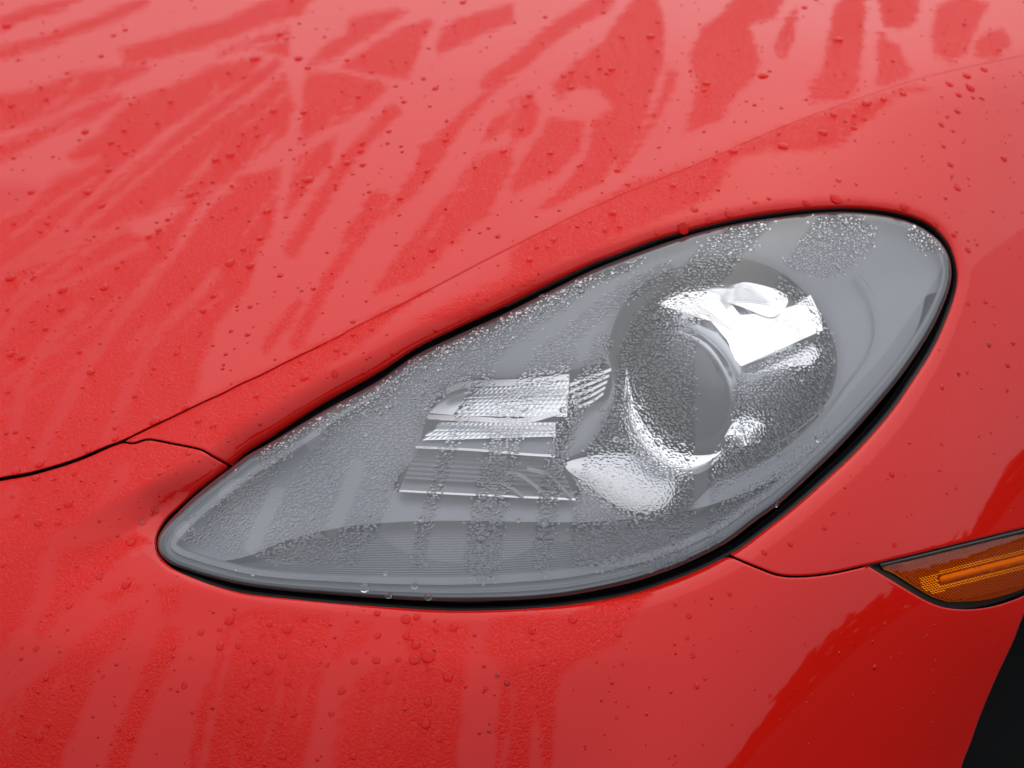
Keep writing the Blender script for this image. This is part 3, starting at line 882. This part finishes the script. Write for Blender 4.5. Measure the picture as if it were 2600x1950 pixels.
rows += [(tp * .25 + bt * .75, .047), (bt, .036)]
ruled('step_panel', rows, M_GREY, lamp, smooth=False)
blade('trim_line', [(1014,1246),(1200,1256),(1462,1268)], 5, .0345, .038, M_SILVER)
for pts in ([(1282,1200),(1320,1206),(1362,1236),(1392,1262)], [(1338,1190),(1390,1204),(1425,1236),(1452,1264)], [(1270,1225),(1300,1240),(1330,1262)]):
    blade('curved_fin', pts, 11, .034, .046, M_RIM)
blade('side_trim', [(2178,690),(2212,738),(2224,820),(2200,900),(2130,992),(2050,1072),(1965,1132)], 5, .028, .038, M_RIM)

def frames(px, py, fn):
    e = 3.0
    P = place(px, py, fn(px, py))
    A = place(px + e, py, fn(px + e, py)) - place(px - e, py, fn(px - e, py))
    B = place(px, py - e, fn(px, py - e)) - place(px, py + e, fn(px, py + e))
    N = np.cross(A, B); N /= np.linalg.norm(N, axis=1)[:, None]
    X = A / np.linalg.norm(A, axis=1)[:, None]
    Y = np.cross(N, X)
    return P, X, Y, N

# ------------------------------------------------------------------ side marker
mk_out = arr(resample(np.vstack([catmull(MBOT, False, 10)[:-1], catmull(MTOP, False, 10)[::-1][:-1]]), 8, True))
V, F = triangulate([mk_out], grid_pts(mk_out, 20, 6))
_P, _X, _Y, _N = frames(V[:, 0], V[:, 1], HB)
P = _P - .0062 * _N
marker = link('side_marker', P, [tuple(f) for f in oriented(P, F)], M_RUBBER, car, label='amber side marker lamp in a black frame')
AMB = catmull([(2252,1438),(2285,1457),(2366,1508),(2405,1524),(2434,1529),(2515,1524),(2600,1500),(2640,1470),(2662,1420),(2664,1352),(2600,1357),(2450,1391),(2330,1420)], True, 9)
def Mk(px, py, z):
    P, X, Y, N = frames(px, py, HB)
    return P - N * np.reshape(z, (-1, 1))
V, F = triangulate([AMB], grid_pts(AMB, 14, 6)); e = dist_poly(V, AMB)
P = Mk(V[:, 0], V[:, 1], .0012 + .0015 * np.exp(-e / 6))
link('amber_lens', P, [tuple(f) for f in oriented(P, F)], M_AMBER, marker)
P = Mk(V[:, 0], V[:, 1], np.full(len(V), .0046))
link('back_plate', P, [tuple(f) for f in oriented(P, F)], M_AMBERD, marker)
bar_a, bar_b = arr((2412, 1469)), arr((2640, 1412))
dirb = (bar_b - bar_a) / np.linalg.norm(bar_b - bar_a); nb = np.array([-dirb[1], dirb[0]])
bl = [bar_a + nb * 10 * math.sin(t) * -1 - dirb * 14 * math.cos(t) for t in np.linspace(-math.pi / 2, math.pi / 2, 9)]
bl += [bar_b - nb * 10, bar_b + nb * 10]
bl = resample(arr(bl), 5, True)
V, F = triangulate([bl], grid_pts(bl, 6, 3)); e = dist_poly(V, bl)
P = Mk(V[:, 0], V[:, 1], .0044 - .0022 * (1 - np.exp(-e / 4)))
link('light_bar', P, [tuple(f) for f in oriented(P, F)], M_AMBERB, marker)
# beaded reflector: U-shaped field of little prisms round the bar, and rows of dim ones beyond
Pb, Fb, Pd, Fd = [], [], [], []
for i in range(-26, 40):
    for j in range(-11, 12):
        p = bar_a + dirb * (i * 7.2 + (3.6 if j % 2 else 0)) + nb * j * 5.6
        if not inside(p[None], AMB)[0] or dist_poly(p[None], AMB)[0] < 7: continue
        s = float((p - bar_a) @ dirb); o = abs(float((p - bar_a) @ nb))
        if s > -20 and o < 12: continue
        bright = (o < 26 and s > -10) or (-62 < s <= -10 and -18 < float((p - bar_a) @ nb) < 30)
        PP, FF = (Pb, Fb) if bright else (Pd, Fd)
        k = len(PP)
        # a small tilted mirror facet with a back edge, looking up and out
        PP += [(*(p - nb * 2.7 - dirb * .8), .0045), (*(p + dirb * 3.3), .0040), (*(p + nb * 2.7 + dirb * .8), .0034), (*(p - dirb * 3.3), .0040), (*(p + nb * 2.8 + dirb * .8), .0046)]
        FF += [(k, k + 1, k + 2, k + 3), (k + 2, k + 1, k + 4), (k + 3, k + 2, k + 4)]
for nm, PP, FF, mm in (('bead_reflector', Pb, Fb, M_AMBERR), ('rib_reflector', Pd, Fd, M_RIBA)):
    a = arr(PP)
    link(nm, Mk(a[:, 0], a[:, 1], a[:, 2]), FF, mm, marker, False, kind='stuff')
tl = catmull([(2236,1434),(2330,1412),(2450,1383),(2600,1347),(2670,1332)], False, 10)
e0 = HB(tl[:, 0], tl[:, 1])
rowsP = [place(tl[:, 0], tl[:, 1] - 4, e0 - .004), place(tl[:, 0], tl[:, 1] - 1, e0 - .002), place(tl[:, 0], tl[:, 1] + 3.5, e0 - .0016), place(tl[:, 0], tl[:, 1] + 6, e0 - .004)]
link('frame_edge', np.vstack(rowsP), strip_faces(len(tl), 4, False), plain('frame_plastic', (.05, .045, .045), .25), marker)

# ------------------------------------------------------------------ wheel behind the bumper edge
wax = np.array([math.sin(R(50)), -math.cos(R(50)), 0.0])
wc = np.array([.428, .398, .31]) - .02 * wax + .03 * np.array([.643, .766, 0])
prof = [(.20, -.11), (.28, -.115), (.302, -.10), (.31, -.06), (.31, .06), (.302, .10), (.28, .115), (.20, .11)]
wheel = lathe('wheel', wc, wax, [(.02, .09), (.20, .085), (.235, .10), (.235, -.09)], M_TYRE, car, 48)
lathe('tyre', wc, wax, prof, M_TYRE, wheel, 64)
a = Vector(wax); u = a.cross(Vector((0, 0, 1))).normalized(); v = u.cross(a)
P, Fc = [], []
for k in range(44):
    for s in range(4):
        th = 2 * math.pi * (k + .5 * (s % 2)) / 44
        for r in (.308, .318):
            for dt, da in ((-.055, -.011), (.055, -.011), (.055, .011), (-.055, .011)):
                P.append(Vector(wc) + a * ((s - 1.5) * .045 + da * 1.6) + (u * math.cos(th + dt) + v * math.sin(th + dt)) * r)
        q = len(P) - 8
        Fc += [(q + 4, q + 5, q + 6, q + 7)] + [(q + i, q + (i + 1) % 4, q + 4 + (i + 1) % 4, q + 4 + i) for i in range(4)]
link('tyre_tread', P, Fc, M_TYRE, wheel, False, kind='stuff')
# liner of the wheel arch
lathe('wheel_arch_liner', wc - wax * .05, wax, [(.345, .03), (.35, .0), (.35, -.25), (.1, -.26)], M_BLACK, car, 48)

# ------------------------------------------------------------------ ground
m, t, p = mat('wet_asphalt')
tc = node(t, 'ShaderNodeTexCoord')
nz = node(t, 'ShaderNodeTexNoise'); nz.inputs['Scale'].default_value = 60; nz.inputs['Detail'].default_value = 6
t.links.new(tc.outputs['Object'], nz.inputs['Vector'])
cr = node(t, 'ShaderNodeValToRGB'); cr.color_ramp.elements[0].color = (.006, .006, .0065, 1); cr.color_ramp.elements[1].color = (.018, .018, .019, 1)
t.links.new(nz.outputs[0], cr.inputs[0]); t.links.new(cr.outputs[0], p.inputs['Base Color'])
p.inputs['Roughness'].default_value = .7; p.inputs['Specular IOR Level'].default_value = .2
bp = node(t, 'ShaderNodeBump'); bp.inputs['Strength'].default_value = .5; bp.inputs['Distance'].default_value = .004
t.links.new(nz.outputs[0], bp.inputs['Height']); t.links.new(bp.outputs[0], p.inputs['Normal'])
link('ground', [(-400, -400, 0), (400, -400, 0), (400, 400, 0), (-400, 400, 0)], [(0, 1, 2, 3)], m, None, False, kind='structure')
# far row of trees on the open side of the car (mirrored in the flank)
m2 = plain('foliage', (.035, .045, .03), .9)
P, Fc = [], []
n = 0
for k in range(2600):
    az_ = rng.uniform(R(25), R(190)); dd_ = rng.uniform(38, 46)
    hh = 3.6 + 1.6 * math.sin(az_ * 9) + 1.1 * math.sin(az_ * 23 + 1) + .5
    c = np.array([dd_ * math.sin(az_), -dd_ * math.cos(az_), rng.uniform(0, 1) * max(hh, .8)])
    e = rng.normal(0, 1, (4, 3)) * .75
    P += [tuple(c + x) for x in e]
    Fc += [(n, n + 1, n + 2), (n, n + 2, n + 3), (n, n + 1, n + 3), (n + 1, n + 2, n + 3)]; n += 4
o = link('tree_line', P, Fc, m2, None, False, kind='stuff')
o['label'], o['category'] = 'dark ragged row of far trees mirrored in the red flank', 'trees'
# ------------------------------------------------------------------ water drops
def drop_mesh(name, seg, seed, low=False):
    r_ = np.random.default_rng(seed)
    prof = [(1, -.06), (1, 0), (.95, .17), (.84, .31), (.66, .43), (.42, .50), (.18, .53)]
    if low: prof = [(1, -.05), (.98, .08), (.8, .30), (.4, .46)]
    a1, a2, p1, p2 = r_.uniform(0, .10), r_.uniform(0, .06), *r_.uniform(0, 6.28, 2)
    P = []
    for r, z in prof:
        for k in range(seg):
            t = 2 * math.pi * k / seg
            f = 1 + a1 * math.cos(2 * t + p1) + a2 * math.cos(3 * t + p2)
            P.append((r * f * math.cos(t), r * f * math.sin(t) - .10 * z, z))
    P.append((0, -.05, prof[-1][1] + .012)); P.append((0, 0, -.06))
    n = len(prof); top = len(P) - 2; bot = len(P) - 1
    F = strip_faces(seg, n, True)
    F += [((n - 1) * seg + k, (n - 1) * seg + (k + 1) % seg, top) for k in range(seg)]
    F += [((k + 1) % seg, k, bot) for k in range(seg)]
    return P, F

DROPS_C = [(990,1018,26),(868,1072,18),(1240,1056,26),(1315,1012,16),(1163,1035,16),(948,1060,14),(1046,1068,10),(1187,1082,14),(1134,1084,10),(950,1132,20),(1030,1130,16),(1356,1105,14),(1220,1170,22),(1100,1192,18),(1162,1238,20),(1062,1298,18),(1242,1284,18),(1105,1270,12),(795,1303,16),(735,1315,12),(1005,1345,13),(1106,1394,16),(1144,1403,9),(1268,1426,17),(1043,1447,19),(1210,1464,12),(1477,1325,20),(1573,1318,12),(1678,1283,16),(1432,1424,16),(1848,1373,20),(1745,1359,10),(1840,1468,24),(1898,1535,16),(1675,1556,12),(1220,1610,20),(1078,1550,16),(1070,1618,15),(1525,1608,18),(562,1527,18),(516,1492,12),(168,1525,22),(210,1466,18),(197,1270,17),(233,1601,11),(445,1262,12),(425,1238,10),(748,1140,14),(535,1097,12),(820,1182,9),(545,866,24),(430,833,18),(300,958,16),(565,684,24),(614,600,18),(670,547,20),(295,516,24),(165,597,26),(252,597,17),(52,486,13),(140,487,12),(155,405,20),(378,482,10),(70,565,14),(320,385,14),(245,455,12),(12,780,16),(155,1143,16),(95,1140,9),(1630,990,18),(1753,1017,24),(1800,1006,18),(1960,1050,22),(1883,1062,14),(1755,1090,18),(1630,1086,18),(1540,1024,12),(1798,1127,24),(1848,1172,36),(1790,1190,26),(1850,1228,14),(1935,1265,24),(1625,1193,22),(1530,1197,18),(1720,1190,14),(1415,1213,12),(1584,1158,10),(2100,1315,12),(2150,1258,12),(2112,1500,10),(2115,1468,8),(2190,1292,14),
 (65,207,16),(172,345,26),(70,378,20),(378,290,16),(495,237,18),(495,190,14),(667,158,30),(855,160,16),(920,180,18),(800,100,18),(582,52,15),(815,300,14),(725,350,11),(1105,50,16)]
DROPS_D = [(1668,270,28),(1440,333,26),(1925,355,22),(1500,520,17),(1435,540,15),(1348,572,13),(1300,628,18),(1245,585,12),(1200,900,12),(1468,755,10),(1475,940,10),(1487,980,11),(1948,520,12),(1916,822,12),(1735,982,10),(1507,658,11),(1505,403,14),(1183,660,9),(1228,695,10),(1203,858,8)]
DROPS_A = [(1290,253,22),(1330,293,18),(1210,147,20),(1100,252,26),(995,668,22),(932,690,20),(1330,775,28),(822,840,20),(380,828,22),(134,830,20),(1155,912,20),(725,948,14),(685,993,17),(642,1020,17),(1235,938,13),(1123,1030,17),(1050,1076,15),(993,1135,24),(1082,1147,23),(45,1200,26),(148,1195,14),(270,1252,24),(450,1240,24),(265,1335,20),(195,1420,16),(45,1530,20),(92,1543,20),(344,1520,14),(392,1605,22),(665,1590,13),(760,1528,13),(922,1278,17),(877,1343,17),(1080,1325,14),(1210,1190,16),(440,887,20),(470,733,18),(368,570,20),(48,456,16),(490,153,14),(540,130,13),(437,242,15),(30,110,22),(78,260,12),(536,563,14),(480,616,16),(540,660,13),(60,683,13),(1180,478,18),(1312,486,18),(1425,720,13),(1500,703,20),(1567,712,18),(1567,618,16),(1557,652,15),(1745,440,14),(1880,382,17),(1925,605,16),(1845,740,14),(1728,857,15),(1868,1080,18),(2000,10,18),(1500,260,13),(1605,310,12),(2150,1022,14),(1455,1510,18),(1493,1525,13),(1297,1560,15),(1605,1420,14),(1525,1390,15),(1525,1445,13),(1447,1612,20),(1315,1630,22),(1575,1605,16),(1070,1445,16),(2175,652,16),(1353,1247,13),(290,315,13),(700,385,13),(735,440,14),(620,270,11),(290,995,12),(205,965,12),(60,965,12),(175,1000,11),(530,1130,14),(505,1155,12),(740,1075,12),(1020,895,11),(1000,803,12),(870,785,11),(1030,628,12),(1050,577,12),(1105,548,11),(1295,597,10),(1680,567,15),(1660,478,11),(1830,340,14),(1710,372,13)]
DROPS_B = [(1085,328,26),(1400,857,32),(1695,893,24),(1270,875,18),(935,922,20),(788,905,20),(850,953,16),(740,985,30),(435,920,22),(465,978,14),(180,1035,16),(105,1068,12),(155,1066,13),(75,1122,17),(1172,632,26),(955,652,22),(877,685,15),(1345,573,22),(1390,493,20),(1530,445,22),(1605,428,16),(1690,405,18),(1980,378,26),(1890,362,20),(1965,327,22),(1930,410,16),(1925,480,18),(2040,300,18),(2030,425,14),(1480,553,16),(1480,497,14),(1525,513,12),(1895,710,18),(1925,812,20),(2125,685,18),(1865,632,14),(1855,538,16),(1905,565,12),(1910,1015,16),(1970,1080,18),(1830,972,14),(1410,780,14),(1110,858,12),(1050,873,13),(825,762,12),(695,800,15),(500,796,14),(455,736,17),(255,378,18),(598,157,20),(475,160,14),(430,300,18),(380,295,12),(255,311,14),(325,330,10),(840,360,20),(830,390,12),(1410,172,24),(1263,33,14),(75,413,16),(58,455,12),(40,556,14),(165,662,16),(165,740,13),(635,637,10),(1970,1313,11),(2047,1303,12),(2060,1490,14),(2165,1482,12),(1930,1615,12),(1965,1608,9),(2140,1578,14),(2085,1400,9),(1998,1388,9)]
DROPS_P = [(2264,1204,10),(2510,874,7),(2558,926,8),(2572,872,7),(2392,984,8),(2433,950,6),(2455,946,5),(2557,991,6),(2310,1125,5),(2391,1127,6),(2385,1194,6),(2427,1240,5),(2116,1301,7),(2156,1303,4),(2093,1340,9),(1941,1402,9),(2007,1381,9),(2270,1382,9),(1853,1507,8),(1749,1563,10),(1714,1534,7),(1745,1619,7),(1759,1665,8),(1769,1742,9),(1955,1766,7),(2043,1634,5),(2247,1583,6),(2353,1615,6),(2287,1660,5),(2374,1679,5),(1981,1826,5)]
DROPS_L = [(1320,795,14),(1376,752,10),(1195,868,11),(1160,880,8),(987,1030,13),(928,1104,10),(2035,963,9),(1925,1118,9),(2076,1116,10),(1973,1281,9),(926,1493,14),(985,1511,11),(1087,1516,11),(1053,1487,11),(980,1456,8),(643,1456,8),(601,1444,7),(1317,1321,8),(1564,1116,10),(1905,633,11),(1868,552,8)]
pts = [(x / 1.7015, 975 + y / 1.7015, r / 1.7015) for x, y, r in DROPS_C] + [(700 + x / 2.212, 1450 + y / 2.212, r / 2.212) for x, y, r in DROPS_D]
pts += [(x / 1.7015, y / 1.7015, r / 1.7015) for x, y, r in DROPS_A] + [(1300 + x / 1.7015, y / 1.7015, r / 1.7015) for x, y, r in DROPS_B] + DROPS_P
pts = arr(pts)
loops = {'bonnet': bonnet_loop, 'wing': wing_loop, 'bumper': bumper_loop}
def describe(key, q):
    """size, and what the drop stands on or beside"""
    x, y, r = q
    size = 'large' if r > 12 else ('small' if r < 8 else 'medium')
    p = arr([(x, y)])
    if key == 'lens':
        zone = 'on the upper edge of the headlight lens' if y < 1110 and x < 1450 else ('along the bottom rim of the headlight lens' if y > 1400 else 'over the projector in the headlight')
    elif key == 'bonnet':
        zone = 'by the bonnet edge' if dist_poly(p, BL, False)[0] < 70 else ('at the far left of the bonnet' if x < 300 else ('high on the middle of the bonnet' if y < 260 and x < 1300 else ('on the bonnet behind the lamp' if x >= 1300 else ('in the middle of the bonnet' if y < 600 else 'on the front of the bonnet'))))
    elif key == 'wing':
        zone = 'between bonnet and lamp' if x < 1300 else ('along the top edge of the lamp' if dist_poly(p, O)[0] < 90 and x < 2350 and y < 700 else ('on the crest of the wing' if y < 480 else 'on the flank right of the lamp'))
    else:
        zone = 'beside the pointed lamp tip' if x < 420 and y < 1480 else ('just under the lamp' if y < 1690 and x < 1600 else ('on the corner under the marker' if x >= 1600 else ('low on the left of the bumper' if x < 560 else 'low on the middle of the bumper')))
    return size, zone
ORD = 'first second third fourth fifth sixth seventh eighth ninth tenth eleventh twelfth thirteenth fourteenth fifteenth sixteenth seventeenth eighteenth nineteenth twentieth'.split()
def ordinal(i): return ORD[i] if i < 20 else ('twenty-' + ORD[i - 20] if i < 29 else ('thirtieth' if i == 29 else 'thirty-' + ORD[i - 30]))
ROWS = {}
def name_rows():
    for (size, zone), l in ROWS.items():
        l.sort(key=lambda e: e[0])
        for i, (x, o) in enumerate(l):
            o['group'] = f'{size} water drops {zone}'
            o['label'] = f'{size} water drop standing alone {zone}' if len(l) == 1 else f'{ordinal(i)} from left of the {size} water drops {zone}'
SPECIAL = {(1848,1172): 'largest water drop on the bumper, right below the headlight', (1790,1190): 'lumpy double water drop touching the largest drop on the bumper',
           (1400,857): 'wide flat water drop on the wing above the round top of the headlight'}
var, var_l = [], []
for k in range(12):
    P, F = drop_mesh('water_drop', 16, 20 + k)
    me = bpy.data.meshes.new('water_drop')
    me.materials.append(M_BEAD)
    if k < 6:       # on paint: the wetted red shows at the bottom of the drop
        P = [p for p in P]; nb_ = len(P)
        P += [(x * .97, y * .97, .03) for x, y, z in P[16:32]]
        F = F[:-16] + [tuple(range(nb_, nb_ + 16))]
        me.from_pydata(P, [], F); me.materials.append(M_WETP)
        me.polygons[len(F) - 1].material_index = 1
        var.append(me)
    else:
        me.from_pydata(P, [], F); var_l.append(me)
    me.polygons.foreach_set('use_smooth', [True] * len(me.polygons))
def put_drops(q, fn, key_of):
    P, X, Y, N = frames(q[:, 0], q[:, 1], fn)
    for k in range(len(q)):
        key = key_of[k]
        if key is None: continue
        if key == 'bonnet': P[k] = P[k] + N[k] * .0002
        o = bpy.data.objects.new('water_drop', (var_l if key == 'lens' else var)[int(rng.integers(6))])
        COL.objects.link(o)
        r = q[k, 2] * D0 / FPX * .86 * float(np.linalg.norm(P[k] - CAM)) / D0
        th = rng.uniform(-.5, .5); st = rng.uniform(.95, 1.18)
        c, s = math.cos(th), math.sin(th)
        x = X[k] * c + Y[k] * s; y = -X[k] * s + Y[k] * c
        hz = r * rng.uniform(.7, .95)
        M = Matrix.Identity(4)
        for i in range(3):
            M[i][0] = x[i] * r; M[i][1] = y[i] * r * st; M[i][2] = N[k][i] * hz; M[i][3] = P[k][i]
        o.matrix_world = M
        o['category'] = 'water drop'
        lab = None
        for (sx, sy), l in SPECIAL.items():
            for (ox, oy, sc) in (C_, B_):
                if abs(q[k, 0] - (ox + sx / sc)) < .6 and abs(q[k, 1] - (oy + sy / sc)) < .6: lab = l
        if lab: o['label'], o['group'] = lab, 'water drops on the red paint'
        else: ROWS.setdefault(describe(key, q[k]), []).append((q[k, 0], o))
keys = []
for x, y, r in pts:
    p = arr([(x, y)]); kk = None
    for n_, lp in loops.items():
        if inside(p, lp)[0] and dist_poly(p, lp)[0] > r * .5: kk = n_
    keys.append(kk)
put_drops(pts, HB, keys)
lp_ = arr(DROPS_L)
put_drops(lp_, HL, ['lens'] * len(lp_))
name_rows()

# the uncountable small beads between them: one mesh
q = []
while len(q) < 1500:
    c = rng.uniform((-40, -40), (2640, 1990), (1000, 2))
    wgt = np.where((c[:, 0] > 1750) & (c[:, 1] > 650), .30, np.where(c[:, 1] > 1500, .55, .85))
    c = c[rng.uniform(0, 1, 1000) < wgt]
    q += [tuple(p) for p in c]
q = arr(q)[:1500]
ok = np.zeros(len(q), bool)
for lp in loops.values(): ok |= inside(q, lp) & (dist_poly(q, lp) > 7)
ok &= dist_poly(q, pts[:, :2] + 0, False) > -1
q = q[ok]
rr = rng.uniform(1.8, 3.2, len(q)) + (rng.uniform(0, 1, len(q)) ** 4) * 3.6
P_, X_, Y_, N_ = frames(q[:, 0], q[:, 1], HB)
P_ = P_ + .0002 * N_ * inside(q, bonnet_loop)[:, None]
Pt, Ft = drop_mesh('d', 9, 3, True)
Pt = arr(Pt)
V_, F_ = [], []
for k in range(len(q)):
    r = rr[k] * .00027 * np.linalg.norm(P_[k] - CAM) / D0
    b = len(V_) * len(Pt)
    V_.append(P_[k] + r * (Pt[:, :1] * X_[k] + Pt[:, 1:2] * Y_[k] * 1.1 + Pt[:, 2:] * N_[k]))
    F_ += [tuple(i + b for i in f) for f in Ft[:-9]] + [tuple(range(b + 9, b + 18))]
o = link('water_droplets', np.vstack(V_), F_, M_BEAD, None, kind='stuff')
o.data.materials.append(M_WETP)
nf = len(Ft) - 8
o.data.polygons.foreach_set('material_index', [1 if i % nf == nf - 1 else 0 for i in range(len(o.data.polygons))])
o['label'], o['category'] = 'fine beads of rain scattered over the red paint between the larger drops', 'water droplets'

# condensation standing on the lamp lens: one mesh of beads
q = []
for sp, keep in ((8.6, 1.0), (15.0, .30), (24.0, .10)):
    X, Y = np.meshgrid(np.arange(390.0, 2440, sp), np.arange(520.0, 1530, sp * .866))
    X[1::2] += sp / 2
    c = np.stack([X.ravel(), Y.ravel()], 1) + rng.normal(0, sp * .22, (X.size, 2))
    c = c[inside(c, ring_offset(L, 5.0))]
    wv = wet_lens(c)
    up_left = np.clip((1250 - c[:, 1] - (c[:, 0] - 600) * .52) / 160, 0, 1) * np.clip((1700 - c[:, 0]) / 200, 0, 1)
    up_left = np.maximum(up_left, .45 * np.clip((720 - c[:, 1]) / 120, 0, 1))
    k = wv + rng.normal(0, 7, len(c)) > (2 if sp < 10 else 4)
    if sp > 10: k &= (rng.uniform(0, 1, len(c)) < keep * (.12 + .88 * up_left))
    else: k &= rng.uniform(0, 1, len(c)) < .93
    c = c[k]
    q.append(np.c_[c, sp * rng.uniform(.40, .58, len(c)), up_left[k]])
q = np.vstack(q)
P_, X_, Y_, N_ = frames(q[:, 0], q[:, 1], HL)
seg = 8
prof = [(1, 0), (.86, .14), (.62, .30), (.32, .43)]
Pt = np.array([(r * math.cos(2 * math.pi * k / seg), r * math.sin(2 * math.pi * k / seg), z) for r, z in prof for k in range(seg)] + [(0, 0, .47)] + [(math.cos(2 * math.pi * k / seg), math.sin(2 * math.pi * k / seg), 0) for k in range(seg)])
Ft = strip_faces(seg, len(prof), True) + [((len(prof) - 1) * seg + k, (len(prof) - 1) * seg + (k + 1) % seg, len(prof) * seg) for k in range(seg)] + [tuple(range(len(prof) * seg + 1, len(Pt)))[::-1]]
r = (q[:, 2] * .00027 * np.linalg.norm(P_ - CAM, axis=1) / D0)[:, None]
V_ = np.zeros((len(q), len(Pt), 3))
st = rng.uniform(.8, 1.3, (len(q), 1))
hz = (.62 + .70 * q[:, 3:4]) * rng.uniform(.8, 1.2, (len(q), 1))
for k, (x, y, z) in enumerate(Pt): V_[:, k] = P_ + .00005 * N_ + r * (x * X_ + y * st * Y_ + z * hz * N_)
F_ = [tuple(i + b for i in f) for b in range(0, len(q) * len(Pt), len(Pt)) for f in Ft]
o = link('water_beads', V_.reshape(-1, 3), F_, M_BEAD, None, kind='stuff')
o['label'], o['category'] = 'fine condensation beads in bands across the clear headlight lens', 'water beads'
print('beads', len(q))
